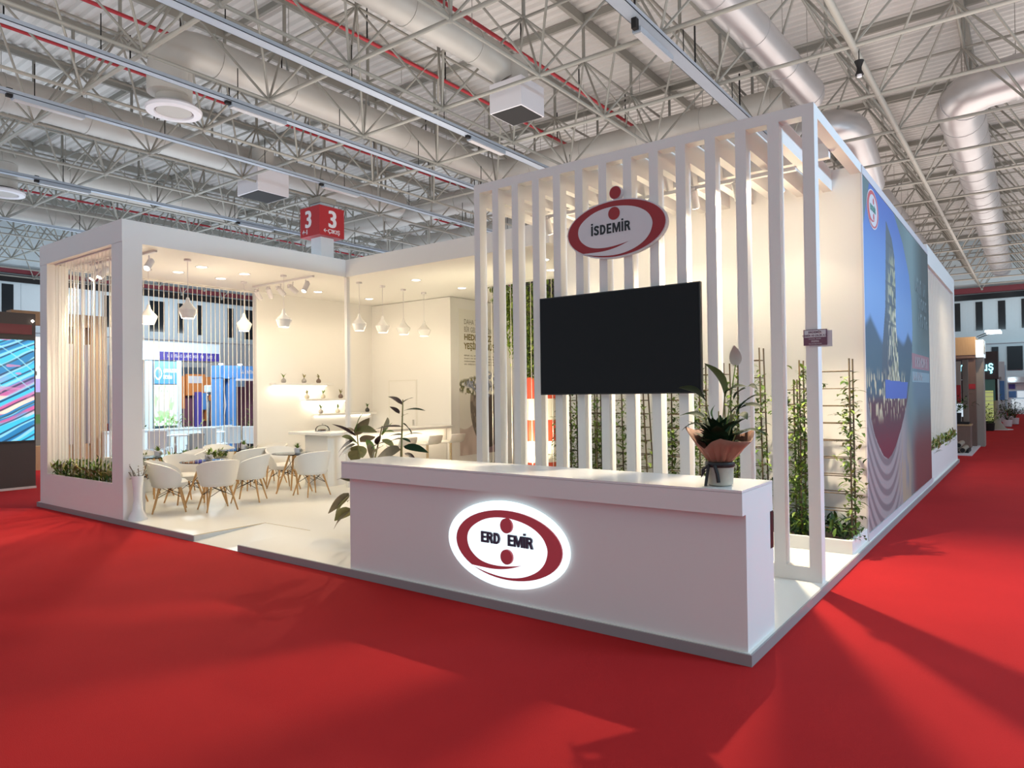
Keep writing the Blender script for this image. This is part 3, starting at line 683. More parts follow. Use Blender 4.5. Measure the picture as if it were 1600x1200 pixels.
for s, x in (('ERD', -2.03), ('EM\u0130R', -1.775)):
    block_text('lettering', s, .082, 'inkbloom', (x-O.x, -.0155-O.y, .502-O.z), lb, .014, .07, 1.1)

# ---- wall sign, television, number plaque on the slats
ws = T('oval_logo_sign', 'red and white oval company sign hanging on the slats above the television', 'logo sign', (-1.836, 1.85, 3.1985)); O = Vector((-1.836, 1.85, 3.1985))
rel(MB().prism(ell(-1.836, 3.1985, .537, .281), .05, 'y', 1.85), O).build('sign_plate', 'plate', ws)
rel(MB().prism(ell(-1.836, 3.1985, .524, .268), .003, 'y', 1.799), O).build('red_oval', 'red', ws)
rel(MB().prism([(-1.836+.529*x, 3.1985+.2725*y) for x, y in LW], .003, 'y', 1.795), O).build('white_field', 'plate', ws)
rel(MB().prism(ell(-1.8365, 3.3445, .062, .062, 28), .003, 'y', 1.791), O).build('red_disc', 'red', ws)
rel(MB().prism(ell(-1.825, 3.544, .066, .066, 28), .05, 'y', 1.85), O).build('disc_plate', 'plate', ws)
rel(MB().prism(ell(-1.825, 3.544, .060, .060, 28), .004, 'y', 1.799), O).build('red_disc', 'red', ws)
block_text('lettering', '\u0130SDEM\u0130R', .094, 'ink', (-2.09+1.836, 1.7915-1.85, 3.160-3.1985), ws, .003, .13, 1.0)
tv = T('television', 'large switched-off black television mounted on the slats', 'television', (-1.85, 1.85, 2.1)); O = Vector((-1.85, 1.85, 2.1))
part('cabinet', 'blackm', tv, O, (-2.712, 1.785, 1.61, -.99, 1.83, 2.603), bevel=.004)
part('screen', 'black', tv, O, (-2.700, 1.780, 1.622, -1.002, 1.786, 2.591))
part('wall_mount', 'dark', tv, O, (-2.2, 1.83, 1.9, -1.5, 1.85, 2.3))
pq = T('stand_number_plaque', 'small dark red plaque fixed on the right corner slat', 'plaque', (-.05, 1.85, 2.05)); O = Vector((-.05, 1.85, 2.05))
part('backing_card', 'plate', pq, O, (-.10, 1.846, 1.975, .075, 1.85, 2.105))
part('plaque_board', 'plum', pq, O, (-.141, 1.835, 1.988, .037, 1.846, 2.116))
part('plaque_top', 'plate', pq, O, (-.133, 1.832, 2.052, .030, 1.835, 2.110))
text('lettering', 'ERDEM\u0130R', .024, 'plum', (-.052+.05, 1.831-1.85, 2.085-2.05), FRONT, pq, 1, .0006, .0005, 'CENTER')
text('lettering', 'DEM\u0130R VE \u00c7EL\u0130K A.\u015e.', .02, 'plum', (-.052+.05, 1.831-1.85, 2.060-2.05), FRONT, pq, 1, .0006, .0005, 'CENTER')
glyphs('small_print', 20, .10, .008, 'plate', (-.05, 1.8345-1.85, 2.036-2.05), 'x', pq, 3)
glyphs('small_print', 8, .06, .016, 'plate', (-.03, 1.8345-1.85, 2.013-2.05), 'x', pq, 4)
glyphs('small_print', 18, .10, .008, 'plate', (-.05, 1.8345-1.85, 1.996-2.05), 'x', pq, 5)

# ---- trellises with climbers
def trellis(x, y, w, dp, h, top, label, n, pal=('leaf', 'leafl', 'leafl'), lean=0., rungs=10, dens=1.):
    t = T('trellis_plant', label, 'trellis', (x, y, .18), group=None); mb0 = None
    legs = [(-w/2, -dp/2), (w/2, -dp/2), (w/2, dp/2), (-w/2, dp/2)]
    tops = [(a*top+lean, b*top) for a, b in legs]
    for (a, b), (c, d) in zip(legs, tops):
        MB().tube((a, b, 0), (c, d, h), .009, 6).build('stake', 'cane', t, smooth=1)
    for k in range(rungs):
        f = (k+.6)/rungs
        q = [(a+(c-a)*f, b+(d-b)*f, h*f*.97) for (a, b), (c, d) in zip(legs, tops)]
        m = MB()
        for i in range(4): m.tube(q[i], q[(i+1) % 4], .0055, 5)
        m.build('rung', 'cane', t)
    mb = MB()
    tendrils = max(3, int(n/60))
    for s in range(tendrils):
        i = random.randrange(4); (a, b), (c, d) = legs[i], tops[i]
        z = 0; p = Vector((a, b, 0)); H = h*random.uniform(.6, 1.0); N = int(n/tendrils); dx = random.uniform(-.09, .09)
        for k in range(N):
            f = k/N; j = Vector((random.gauss(0, .035), random.gauss(0, .03), 0))
            p = Vector((a+(c-a)*f+dx*f, b+(d-b)*f, H*f))+j
            an = random.uniform(0, 2*PI); e = random.uniform(-.6, .7); L = random.uniform(.06, .115)
            mb.leaf(p, p+Vector((math.cos(an)*math.cos(e), math.sin(an)*math.cos(e), math.sin(e)))*L, random.uniform(.026, .042), .12, 3, mi=random.randrange(len(pal)))
    for s in range(max(2, n//70)):   # side shoots
        i = random.randrange(4); (a, b), (c, d) = legs[i], tops[i]; f = random.uniform(.25, .95)
        p = Vector((a+(c-a)*f, b+(d-b)*f, h*f)); an = random.uniform(0, 2*PI); L = random.uniform(.12, .28)
        q = p+Vector((math.cos(an)*L, math.sin(an)*L*.3, random.uniform(-.12, .1)))
        mb.tube(p, q, .0025, 4, cap=False)
        for k in range(9):
            r = p.lerp(q, k/8); a2 = random.uniform(0, 2*PI)
            mb.leaf(r, r+Vector((math.cos(a2), math.sin(a2)*.6, random.uniform(-.7, .5)))*.075, .022, .1, 3, mi=random.randrange(len(pal)))
    o = mb.build('foliage', list(pal), t); o['kind'] = 'stuff'
    return t
for x, y, w, dp, h, top, n, lab, lean in [
    (-.30, 3.28, .46, .16, 1.75, 1., 330, 'widest bamboo trellis with thin climber, beside the right corner slat', 0),
    (-.70, 3.42, .16, .14, 1.56, .9, 170, 'slim bamboo stakes with climber between the two rightmost slats', 0),
    (-1.06, 3.35, .28, .18, 1.9, .8, 300, 'tall bamboo trellis with climber behind the peace lily, right of it', 0),
    (-1.44, 3.3, .3, .2, 1.75, .9, 190, 'bamboo trellis with climber directly behind the peace lily flower', 0),
    (-1.87, 3.3, .26, .2, 1.62, .9, 330, 'bushy climber on trellis under the right end of the television', 0),
    (-2.33, 3.3, .26, .18, 1.62, .7, 90, 'nearly bare bamboo trellis with leaning stakes under the television', -.04),
    (-2.75, 3.3, .26, .2, 1.62, .9, 170, 'climber on bamboo trellis under the middle of the television', 0),
    (-3.07, 3.45, .16, .16, 1.62, .9, 230, 'leafy climber on two stakes left of the television middle', 0),
    (-3.38, 3.35, .2, .16, 1.62, .9, 380, 'densest climber on trellis under the left end of the television', 0)]:
    trellis(x, y, w, dp, h, top, lab, int(n*2.4), lean=lean)
# ================================================================ lounge furniture
def make_chair(loc, rz, label):
    t = T('tub_chair', label, 'chair', loc, rz, 'white tub chairs of the cafe')
    # shell opens towards +Y (the front); back at -Y
    n = 36; vs = []; fs = []; mb = MB()
    A = math.radians(128)
    for k in range(n+1):
        a = -A+2*A*k/n; f = abs(a)/A
        h = .45+.25*(math.cos(f*PI/2)**.5 if f < 1 else 0)
        dx, dy = math.sin(a), -math.cos(a)
        for rr, z in ((.205, .34), (.24, .42), (.315-.06*f, h), (.292-.055*f, h+.008), (.222, .43), (.19, .36)):
            vs.append((dx*rr*1.03, dy*rr, z))
    for k in range(n):
        for j in range(5): fs.append((k*6+j, (k+1)*6+j, (k+1)*6+j+1, k*6+j+1))
    fs += [tuple(range(6)), tuple(n*6+j for j in range(6))[::-1]]
    mb.add(vs, fs).build('shell', 'shell', t, smooth=.9)
    MB().lathe([(.001, .335), (.19, .335), (.225, .36), (.23, .40), (.20, .43), (.001, .44)], 28).build('seat', 'shell', t, smooth=.9)
    for sx in (-1, 1):
        for sy in (-1, 1):
            MB().tube((sx*.205, sy*.205, 0), (sx*.12, sy*.12, .345), .010, 8, .016).build('leg', 'wood', t, smooth=.9)
    b = MB()
    c = [(-.155, -.155, .2), (.155, -.155, .2), (.155, .155, .2), (-.155, .155, .2)]; u = [(-.1, -.1, .335), (.1, -.1, .335), (.1, .1, .335), (-.1, .1, .335)]
    for i in range(4): b.tube(c[i], u[(i+1) % 4], .004, 5).tube(u[i], c[(i+1) % 4], .004, 5)
    b.build('wire_brace', 'dark', t)
    return t
CH = [(-8.17, .70, -.5, 'tub chair nearest the left corner pillar, back towards the carpet'), (-7.72, 1.14, 1.35, 'tub chair right of the front table, back turned to the entrance ramp'),
      (-8.06, 1.84, 2.3, 'tub chair directly behind the chair at the right of the front table'), (-8.76, 1.22, -1.6, 'tub chair on the far left side of the front table'),
      (-8.80, 2.95, -1.75, 'tub chair facing the camera at the left of the rear right table'), (-7.76, 2.74, 1.5, 'tub chair at the right of the rear right table, nearest the counter'),
      (-9.3, 2.62, 1.7, 'tub chair seen from behind at the right of the rear left table'), (-10.3, 2.7, -1.6, 'tub chair at the left of the rear left table, by the side window'),
      (-9.7, 3.3, 3.1, 'tub chair behind the rear left table, facing the camera'), (-9.5, .72, .2, 'tub chair half hidden by the corner pillar, back to the hedge'), (-9.75, 1.78, 3.0, 'tub chair behind the front left table near the side window'), (-10.27, 1.3, -1.6, 'tub chair beside the side window at the front left table')]
ch0 = make_chair((CH[0][0], CH[0][1], HP), CH[0][2], CH[0][3])
for x, y, rz, l in CH[1:]: dup(ch0, (x, y, HP), rz, l)
def make_table(loc, label):
    t = T('glass_table', label, 'table', loc, .35, 'round glass tables of the cafe')
    MB().lathe([(.001, .63), (.345, .63), (.35, .634), (.345, .638), (.001, .638)], 36).build('glass_top', 'glass', t, smooth=.5)
    MB().lathe([(.001, .60), (.07, .60), (.07, .628), (.001, .628)], 16).build('hub', 'dark', t, smooth=.5)
    for sx in (-1, 1):
        for sy in (-1, 1):
            MB().tube((sx*.2, sy*.2, 0), (sx*.05, sy*.05, .62), .012, 8, .018).build('leg', 'wood', t, smooth=.9)
    b = MB(); c = [(-.12, -.12, .33), (.12, -.12, .33), (.12, .12, .33), (-.12, .12, .33)]; u = [(-.06, -.06, .58), (.06, -.06, .58), (.06, .06, .58), (-.06, .06, .58)]
    for i in range(4): b.tube(c[i], u[(i+1) % 4], .004, 5).tube(c[i], c[(i+1) % 4], .004, 5)
    b.build('wire_brace', 'dark', t)
    return t
TB = [(-8.22, 1.25, 'round glass table at the front, behind the corner pillar'), (-8.25, 2.77, 'round glass table in front of the bar'), (-9.75, 1.25, 'round glass table at the front left, partly behind the corner pillar'), (-9.8, 2.77, 'round glass table at the back left by the side window')]
t0 = make_table((TB[0][0], TB[0][1], HP), TB[0][2])
for x, y, l in TB[1:]: dup(t0, (x, y, HP), .35, l)
def make_pot(loc, label):
    t = T('table_plant', label, 'plant', loc, 0, 'small table plants')
    MB().lathe([(.035, 0), (.05, .01), (.055, .08), (.048, .085), (.045, .07), (.001, .07)], 16).build('glass_pot', 'plate', t, smooth=.7)
    mb = MB()
    for k in range(26):
        a = random.uniform(0, 2*PI); e = random.uniform(.3, 1.4); L = random.uniform(.06, .12)
        mb.leaf((0, 0, .07), (math.cos(a)*math.cos(e)*L, math.sin(a)*math.cos(e)*L, .07+math.sin(e)*L), .02, .1, 3, mi=k % 2)
    o = mb.build('foliage', ['leaf', 'leafl'], t); o['kind'] = 'stuff'
    mb = MB()
    for k in range(12):
        a = random.uniform(0, 2*PI); mb.leaf((.07, -.03, .02), (.07+.05*math.cos(a), -.03+.05*math.sin(a), random.uniform(.02, .08)), .025, .1, 3)
    o = mb.build('dried_petals', 'pale', t); o['kind'] = 'stuff'
    return t
q0 = make_pot((-8.26, 1.32, HP+.638), 'small potted plant on the front glass table')
for x, y, l in [(-8.2, 2.8, 'small potted plant on the glass table before the bar'), (-9.72, 1.3, 'small potted plant on the front left glass table'), (-9.76, 2.82, 'small potted plant on the back left glass table')]: dup(q0, (x, y, HP+.638), .7, l)
# ---- bar, stools, cloche
br = T('bar_counter', 'white L-shaped bar counter under the row of pendant lamps', 'counter', (-8.7, 5, HP)); O = Vector((-8.7, 5, HP))
part('bar_top', 'gloss', br, O, (-9.3, 3.40, .955, -8.12, 3.95, 1.0), (-8.66, 3.95, .955, -8.12, 6.54, 1.0), bevel=.004)
part('bar_body', 'white', br, O, (-8.98, 3.52, HP, -8.36, 3.60, .955), (-8.44, 3.60, HP, -8.36, 6.54, .955))
part('bar_body', 'white', br, O, (-8.98, 3.60, HP, -8.9, 3.95, .955))
d = T('glass_cloche', 'glass dome of snacks on the bar top', 'cloche', (-8.75, 3.72, 1.0))
MB().lathe([(.14, 0), (.14, .015), (.001, .015)], 24).build('tray', 'chrome', d)
MB().lathe([(.125, .015), (.125, .05), (.1, .09), (.05, .115), (.001, .12)], 24).build('dome', 'clear', d, smooth=1)
MB().lathe([(.001, .12), (.012, .125), (.012, .14), (.001, .145)], 10).build('knob', 'chrome', d, smooth=1)
mb = MB()
for k in range(14):
    a = random.uniform(0, 6.28); r = random.uniform(0, .08); mb.lathe([(.001, 0), (.02, .012), (.001, .03)], 7, (r*math.cos(a), r*math.sin(a), .016))
o = mb.build('snacks', 'brown', d); o['kind'] = 'stuff'
def make_stool(loc, label):
    t = T('bar_stool', label, 'stool', loc, .0, 'white bar stools')
    mb = MB(); n = 8; vs = []
    prof = [(.2, .80), (.16, .68), (.1, .655), (-.1, .65), (-.19, .665), (-.2, .66)]
    for x, z in prof: vs += [(x, -.19, z), (x, .19, z)]
    fs = [(2*i, 2*i+1, 2*i+3, 2*i+2) for i in range(len(prof)-1)]
    o = mb.add(vs, fs).build('seat', 'shell', t, smooth=1.2); s = o.modifiers.new('thick', 'SOLIDIFY'); s.thickness = .03
    MB().tube((0, 0, .02), (0, 0, .64), .024, 12).build('pole', 'brass', t, smooth=.9)
    MB().lathe([(.001, .03), (.05, .03), (.19, .012), (.2, 0), (.001, 0)], 28).build('base', 'chrome', t, smooth=.6)
    MB().sweep([(.15*math.cos(a)-.0, .15*math.sin(a), .25) for a in [k*2*PI/16 for k in range(17)]], .009, 6).tube((0, 0, .25), (-.15, 0, .25), .009, 6).build('foot_ring', 'brass', t, smooth=1)
    return t
s0 = make_stool((-7.76, 6.0, HP), 'white bar stool at the far end of the bar')
dup(s0, (-7.76, 5.35, HP), .1, 'middle white bar stool at the bar'); dup(s0, (-7.78, 4.7, HP), -.1, 'white bar stool behind the rubber plant')
# ---- wall shelves and bud vases
for y0, y1, z, l in [(3.9, 5.3, 1.9, 'top white wall shelf with three bud vases'), (4.6, 5.8, 1.58, 'middle white wall shelf with three bud vases'), (4.9, 6.5, 1.27, 'bottom white wall shelf with four bud vases')]:
    d = T('wall_shelf', l, 'shelf', (XL, (y0+y1)/2, z), group='white wall shelves')
    MB().box(0, -(y1-y0)/2, -.05, .22, (y1-y0)/2, 0).build('board', 'gloss', d, bevel=.004)
    MB().box(.02, -(y1-y0)/2+.05, -.062, .05, (y1-y0)/2-.05, -.051).build('light_strip', 'lamp', d)
for y0, y1, z in [(3.9, 5.2, 1.83), (4.7, 5.7, 1.51)]:
    lamp('AREA', 'shelf_strip_light', (XL+.12, (y0+y1)/2, z), (XL, (y0+y1)/2, z-.5), 3.5, WARM, y1-y0, None, sy=.05)
def make_vase(loc, label, m):
    t = T('bud_vase', label, 'vase', loc, 0, 'bud vases on the wall shelves')
    MB().lathe([(.03, 0), (.045, .015), (.05, .04), (.04, .07), (.018, .085), (.016, .1), (.001, .1)], 14).build('vase', m, t, smooth=1)
    mb = MB()
    for k in range(5):
        a = random.uniform(0, 6.28); mb.leaf((0, 0, .09), (.05*math.cos(a), .07*math.sin(a), random.uniform(.15, .2)), .03, .12, 3)
    o = mb.build('sprig', random.choice(['leaf', 'leafl', 'leafo']), t); o['kind'] = 'stuff'
for (y, z), c, l in zip([(4.15, 1.9), (4.63, 1.9), (4.99, 1.9), (4.7, 1.58), (5.1, 1.58), (5.56, 1.58), (5.04, 1.27), (5.48, 1.27), (5.73, 1.27), (6.3, 1.27)],
        ['vasegrey', 'vasegrey', 'vasebrown', 'pot', 'pot', 'vasebrown', 'vasegrey', 'pot', 'vasegrey', 'vasedark'],
        ['leftmost bud vase on the top shelf', 'middle bud vase on the top shelf', 'brown bud vase on the top shelf, right end', 'leftmost pale bud vase on the middle shelf', 'middle pale bud vase on the middle shelf', 'brown bud vase on the middle shelf, right end', 'leftmost grey bud vase on the bottom shelf', 'second bud vase on the bottom shelf', 'bud vase on the bottom shelf beside the corner post', 'black bud vase alone at the right end of the bottom shelf']):
    make_vase((XL+.12, y, z), l, c)
# ---- pendants, downlights, tracks
def make_pendant(loc, label):
    t = T('pendant_lamp', label, 'pendant lamp', loc, 0, 'white pendant lamps')
    MB().lathe([(.085, 0), (.13, .11), (.132, .125), (.07, .19), (.035, .24), (.022, .30), (.01, .31), (.015, .29), (.03, .235), (.062, .185), (.12, .122), (.078, .004)], 24, cap=False).build('shade', 'gloss', t, smooth=.5)
    MB().tube((0, 0, .3), (0, 0, CEIL-loc[2]-.02), .004, 6).build('cord', 'plate', t)
    MB().lathe([(.05, CEIL-loc[2]-.03), (.05, CEIL-loc[2]), (.001, CEIL-loc[2])], 16).build('canopy', 'plate', t)
    MB().lathe([(.001, .03), (.035, .05), (.035, .08), (.001, .1)], 12).build('bulb', 'lamp', t, smooth=1)
    return t
pp = [(-8.55, 1.17, 2.79, 'pendant lamp over the front glass table'), (-9.735, 1.17, 2.79, 'pendant lamp beside the corner pillar at the front left'), (-9.735, 2.82, 2.79, 'pendant lamp against the right edge of the side window'),
      (-8.66, 2.88, 2.8, 'pendant lamp before the shelf wall, over the rear right table'), (-8.28, 4.18, 2.77, 'first pendant lamp right of the thin corner post'), (-8.27, 4.73, 2.77, 'second pendant lamp over the bar'),
      (-8.29, 5.28, 2.77, 'third pendant lamp over the bar'), (-8.29, 5.84, 2.77, 'fourth pendant lamp over the bar, farthest back')]
p0 = make_pendant(pp[0][:3], pp[0][3])
for x, y, z, l in pp[1:]: dup(p0, (x, y, 2.79), 0, l)
DL = ['front left downlight of the lounge soffit', 'front right downlight of the lounge soffit', 'second-row left downlight of the lounge soffit', 'second-row right downlight of the lounge soffit', 'downlight beside the track over the shelf wall', 'downlight over the back corner of the lounge', 'downlight right of the pendant row', 'downlight above the wall poster', 'downlight seen through the fourth slat gap', 'downlight above the chimney column']
for (x, y), l in zip(DOWN, DL):
    d = T('downlight', l, 'ceiling light', (x, y, CEIL-.008), group='recessed downlights')
    MB().lathe([(.075, .004), (.095, 0), (.095, .008), (.075, .008)], 24).build('rim', 'plate', d)
    MB().lathe([(.001, .004), (.075, .004), (.075, .007), (.001, .007)], 24).build('lens', 'lamp', d)
tr = T('track_light', 'white track with five spot heads before the shelf wall', 'track light')
MB().box(-10.05, 3.19, 3.63, -8.3, 3.23, CEIL).build('track', 'plate', tr)
for (x, y), a in zip(TRACK_A, [(-10.6, 5, 1.5), (-10.2, 4.6, 1.4), (-9.6, 6, 1.3), (-9, 6.5, 1.5), (-8, 1.2, .3)]): spot_head(tr, (x, y, 3.48), a, 'plate')
tr = T('track_light', 'short white track with one spot head beside the corner pillar', 'track light')
MB().box(-8.6, .54, 3.63, -8.25, .58, CEIL).build('track', 'plate', tr); spot_head(tr, (-8.44, .56, 3.48), (-6.2, -2.2, 0), 'plate')
tr = T('track_light', 'short white track with two spot heads above the front left hedge', 'track light')
MB().box(-10.0, .43, 3.63, -9.3, .47, CEIL).build('track', 'plate', tr)
spot_head(tr, (-9.6, .45, 3.48), (-9.3, -2.2, 0), 'plate'); spot_head(tr, (-9.85, .45, 3.48), (-9.9, -2.2, 0), 'plate')
# ---- floor vase with twigs by the corner pillar
d = T('floor_vase', 'slim white floor vase with blossom twigs beside the corner pillar', 'vase', (-7.86, .13, HP))
MB().lathe([(.115, 0), (.11, .03), (.065, .12), (.05, .25), (.055, .4), (.075, .56), (.068, .56), (.048, .4), (.001, .38)], 20).build('vase', 'gloss', d, smooth=1)
mb = MB(); bl = MB()
for tx, ty, tz in [(-.27, -.1, .72), (-.2, -.06, .78), (.06, -.02, .66), (-.1, 0, .6), (.03, .1, .7)]:
    p, q = Vector((0, 0, .4)), Vector((tx, ty, tz)); m_ = p.lerp(q, .5)+Vector((.03, 0, .03))
    mb.sweep([p, m_, q], .005, 5)
    for k in range(9):
        r = p.lerp(q, .35+.65*k/8)+Vector((random.gauss(0, .015), random.gauss(0, .015), random.gauss(.01, .015))); bl.lathe([(.001, -.01), (.012, 0), (.001, .01)], 6, r)
o = mb.build('twigs', 'cane', d); o = bl.build('blossoms', 'pale', d); o['kind'] = 'stuff'
# ---- poster wall, chimney column with leafy plume
rng = np.random.default_rng(3)
def sstep(a, b, x): t = np.clip((x-a)/(b-a), 0, 1); return t*t*(3-2*t)
_g = rng.random((64, 64))
def vnoise(U, V, s):
    x = U*s; y = V*s; i = np.floor(x).astype(int); j = np.floor(y).astype(int); fx = x-i; fy = y-j; fx = fx*fx*(3-2*fx); fy = fy*fy*(3-2*fy)
    g = lambda a, b: _g[a % 64, b % 64]
    return (g(i, j)*(1-fx)+g(i+1, j)*fx)*(1-fy)+(g(i, j+1)*(1-fx)+g(i+1, j+1)*fx)*fy
def mixc(C, c, m): return C*(1-m[..., None])+np.array(c)*m[..., None]
def poster(U, V):
    y = 6.82+1.46*U; z = .35+3.08*V
    C = np.ones(U.shape+(3,))*np.array((.78, .75, .68))
    dune = .95+.25*sstep(6.9, 7.5, y)-.1*np.sin((y-6.8)*3)
    m = sstep(0, .03, dune-z); C = mixc(C, (.50, .40, .36), m); C = mixc(C, (.62, .52, .47), m*sstep(.3, .7, vnoise(U, V, 9)))
    C = mixc(C, (.30, .20, .22), sstep(.0, .03, .62-z)*sstep(7.4, 7.7, y))
    bowl = ((y-7.78)/.62)**2+((z-1.42)/.95)**2; mb_ = sstep(1.02, .98, bowl)*sstep(1.64, 1.60, z)
    C = mixc(C, (.16, .13, .10), mb_); C = mixc(C, (.30, .25, .20), mb_*sstep(.45, .75, vnoise(U, V, 40)))
    C = mixc(C, (.10, .07, .06), mb_*sstep(7.6, 7.75, y)*sstep(8.05, 7.95, y))
    pl = sstep(.9, .6, np.abs((z-1.8)/.28)+np.abs((y-7.3)/.5)*.4)*sstep(.42, .5, vnoise(U, V*2, 30)); C = mixc(C, (.11, .11, .05), pl); C = mixc(C, (.24, .22, .10), pl*sstep(.5, .7, vnoise(U+.1, V*2, 50)))
    pl = sstep(1, .7, np.abs((z-1.85)/.35)+np.abs((y-7.75)/.5)*.5)*sstep(.4, .5, vnoise(U+.3, V*2, 34)); C = mixc(C, (.20, .22, .30), pl); C = mixc(C, (.50, .50, .56), pl*sstep(.5, .7, vnoise(U+.2, V*2, 52)))
    pl = sstep(8.02, 8.06, y)*sstep(2.1, 1.9, z)*sstep(.9, 1.0, z)*sstep(.3, .6, np.abs(np.sin(y*95))); C = mixc(C, (.03, .035, .035), pl)
    return C
po = T('wall_poster', 'tall printed poster with Turkish slogan above a bowl of plants', 'poster', (-8.24, 7.5, .35))
MB().box(0, -.70, 0, .004, .78, 3.08).build('board', 'white', po)
painted('print', poster, 260, 480, (.006, -.68, 0), (0, 1.46, 0), (0, 0, 3.08), 'print', po)
for s, z, sz, sx, off, m in [('DAHA \u0130Y\u0130', 3.115, .155, .74, 0, 'inkgrey'), ('B\u0130R GELECEK \u0130\u00c7\u0130N', 2.955, .155, .70, 0, 'inkgrey'), ('HEDEF\u0130M\u0130Z', 2.785, .175, 1.0, .006, 'inkgreen'), ('YE\u015e\u0130L D\u00d6N\u00dc\u015e\u00dcM', 2.595, .175, .90, .006, 'inkgreen')]:
    text('lettering', s, sz, m, (.008, -.42-.1, z-.35), SIDE, po, sx, off, .0005)
for k in range(4): glyphs('small_print', 46, 1.1, .028, 'inkgrey', (.0085, -.52, 2.09-.062*k), 'y', po, 20+k)
cm = T('striped_chimney', 'orange and white banded chimney column with leafy plume', 'display column', (-6.0, 6.5, HP))
for k in range(5):
    z0 = 1.92-.385*(k+1)-HP; MB().lathe([(.365, max(0, z0)), (.365, z0+.385)], 32).build('band', 'chimr' if k % 2 == 0 else 'chimw', cm, smooth=.6)
pm = MB()
for k in range(3400):
    f = random.random()**1.1; z = 1.92+1.9*f; hw = .28+.42*f; xc = -6.0-.28*f
    p = Vector((xc+random.uniform(-hw, hw*.85), 6.5+random.uniform(-.35, .3), z))
    a = random.uniform(0, 6.28); pm.leaf(p, p+Vector((.05*math.cos(a), .05*math.sin(a), random.uniform(-.12, .03))), .04, .15, 3, mi=random.randrange(3))
for k in range(500):   # trailing left edge
    f = random.random(); p = Vector((-6.75+.5*(1-f)+random.gauss(0, .05), 6.3+random.gauss(0, .1), 2.6+1.05*f)); pm.leaf(p, p+Vector((random.gauss(0, .03), 0, -.08)), .025, .1, 3, mi=1)
rel(pm, (-6.0, 6.5, HP)); o = pm.build('leafy_plume', ['leaf', 'leafplume', 'leafplume'], cm); o['kind'] = 'stuff'
ab = T('alcove_backdrop', 'dark upper backdrop behind the leafy plume', 'panel', (-5.8, 7.2, 2.2))
MB().box(-1.2, 0, 0, 1.2, .05, 1.74).build('panel', 'darkstand', ab)
strings('string_curtain', 'pale cords hanging in front of the striped chimney column', (-6.95, 6.03), (-4.6, 6.03), 22, HP+.01, CEIL, 'string', .006)
up = T('floor_uplight', 'small floor lamp at the foot of the striped chimney column', 'spotlight', (-5.7, 5.55, HP))
MB().lathe([(.06, 0), (.07, .03), (.05, .09)], 14).build('lamp_body', 'plate', up); MB().lathe([(.001, .09), (.05, .09), (.05, .1), (.001, .1)], 14).build('lamp_lens', 'lamp', up)
lamp('SPOT', 'chimney_uplight', (-5.7, 5.55, HP+.14), (-6.0, 6.5, 2.4), 260, (1, .9, .62), .04, 1.9, .6)
hedge('green tufts at the foot of the poster wall', -7.3, 6.15, -6.5, 6.4, HP, .22, 160, ['leafl', 'leaf'], 'floor_plants')

# ================================================================ plants at the counter
LA = [(-3.67,1.53,-3.98,1.61,0.09),(-3.66,1.55,-3.55,1.60,0.06),(-3.71,1.44,-3.85,1.51,0.08),(-3.65,1.47,-3.39,1.47,0.08),(-3.68,1.41,-3.64,1.44,0.05),(-3.68,1.31,-4.08,1.25,0.10),(-3.66,1.34,-3.48,1.24,0.12),(-3.67,1.21,-3.36,1.25,0.05),(-3.65,1.12,-3.39,1.06,0.11),(-3.70,1.08,-4.04,0.96,0.20),(-3.64,1.05,-3.45,0.99,0.08),(-3.68,1.23,-3.82,1.21,0.07),(-3.68,1.19,-3.83,1.15,0.08),(-3.68,1.20,-3.65,1.15,0.06)]
LB = [(-4.61,1.19,-4.45,1.38,0.12),(-4.58,1.26,-4.29,1.23,0.11),(-4.63,1.23,-4.90,1.25,0.07),(-4.56,1.09,-4.80,1.17,0.16),(-4.64,1.13,-4.85,0.99,0.12),(-4.67,1.02,-4.95,0.97,0.13),(-4.58,1.08,-4.58,0.94,0.19),(-4.53,1.12,-4.35,1.18,0.12),(-4.43,1.15,-4.37,0.97,0.10),(-4.25,1.10,-4.11,1.21,0.10),(-4.16,1.25,-4.18,1.39,0.09),(-4.18,1.16,-4.08,1.07,0.10),(-4.17,1.09,-4.32,0.99,0.10),(-4.18,1.23,-4.06,1.24,0.07),(-4.69,0.71,-4.88,0.69,0.09),(-4.73,0.55,-4.99,0.31,0.11),(-4.68,0.38,-4.92,0.23,0.15),(-4.70,0.48,-4.74,0.45,0.05)]
def big_plant(label, base, yy, leaves, mats, stems):
    t = T('rubber_plant', label, 'plant', base)
    MB().lathe([(.10, 0), (.13, .02), (.16, .26), (.15, .27), (.145, .24), (.001, .24)], 24).build('pot', 'plate', t, smooth=.8)
    MB().lathe([(.001, .245), (.143, .245)], 20).build('potting_soil', 'soil', t)
    o0 = Vector(base)
    for st in stems: MB().sweep([Vector(p)-o0 for p in st], [.014-.008*k/(len(st)-1) for k in range(len(st))], 8).build('stem', 'leafo', t, smooth=1)
    for k, (x0, z0, x1, z1, w) in enumerate(leaves):
        dy = random.uniform(-.10, .10); side = Vector((z0-z1, .3*random.choice((-1, 1)), x1-x0)).normalized() if w > .1 else Vector((0, 1, .25))
        b = Vector((x0, yy, z0))-o0; e = Vector((x1, yy+dy, z1))-o0
        MB().leaf(b, e, w*(.8 if yy < .9 else .95), .06, 8, side=side, fold=.2).build('leaf', mats[k % len(mats)], t, smooth=1.2)
    return t
rnd_ = random.Random(5)
LB += [(x0+rnd_.uniform(-.03, .03), z0+rnd_.uniform(-.05, .05), x1+rnd_.uniform(-.08, .08), z1+rnd_.uniform(-.09, .07), w*rnd_.uniform(.7, .95)) for x0, z0, x1, z1, w in LB[:14:2]+LB[14:17]]
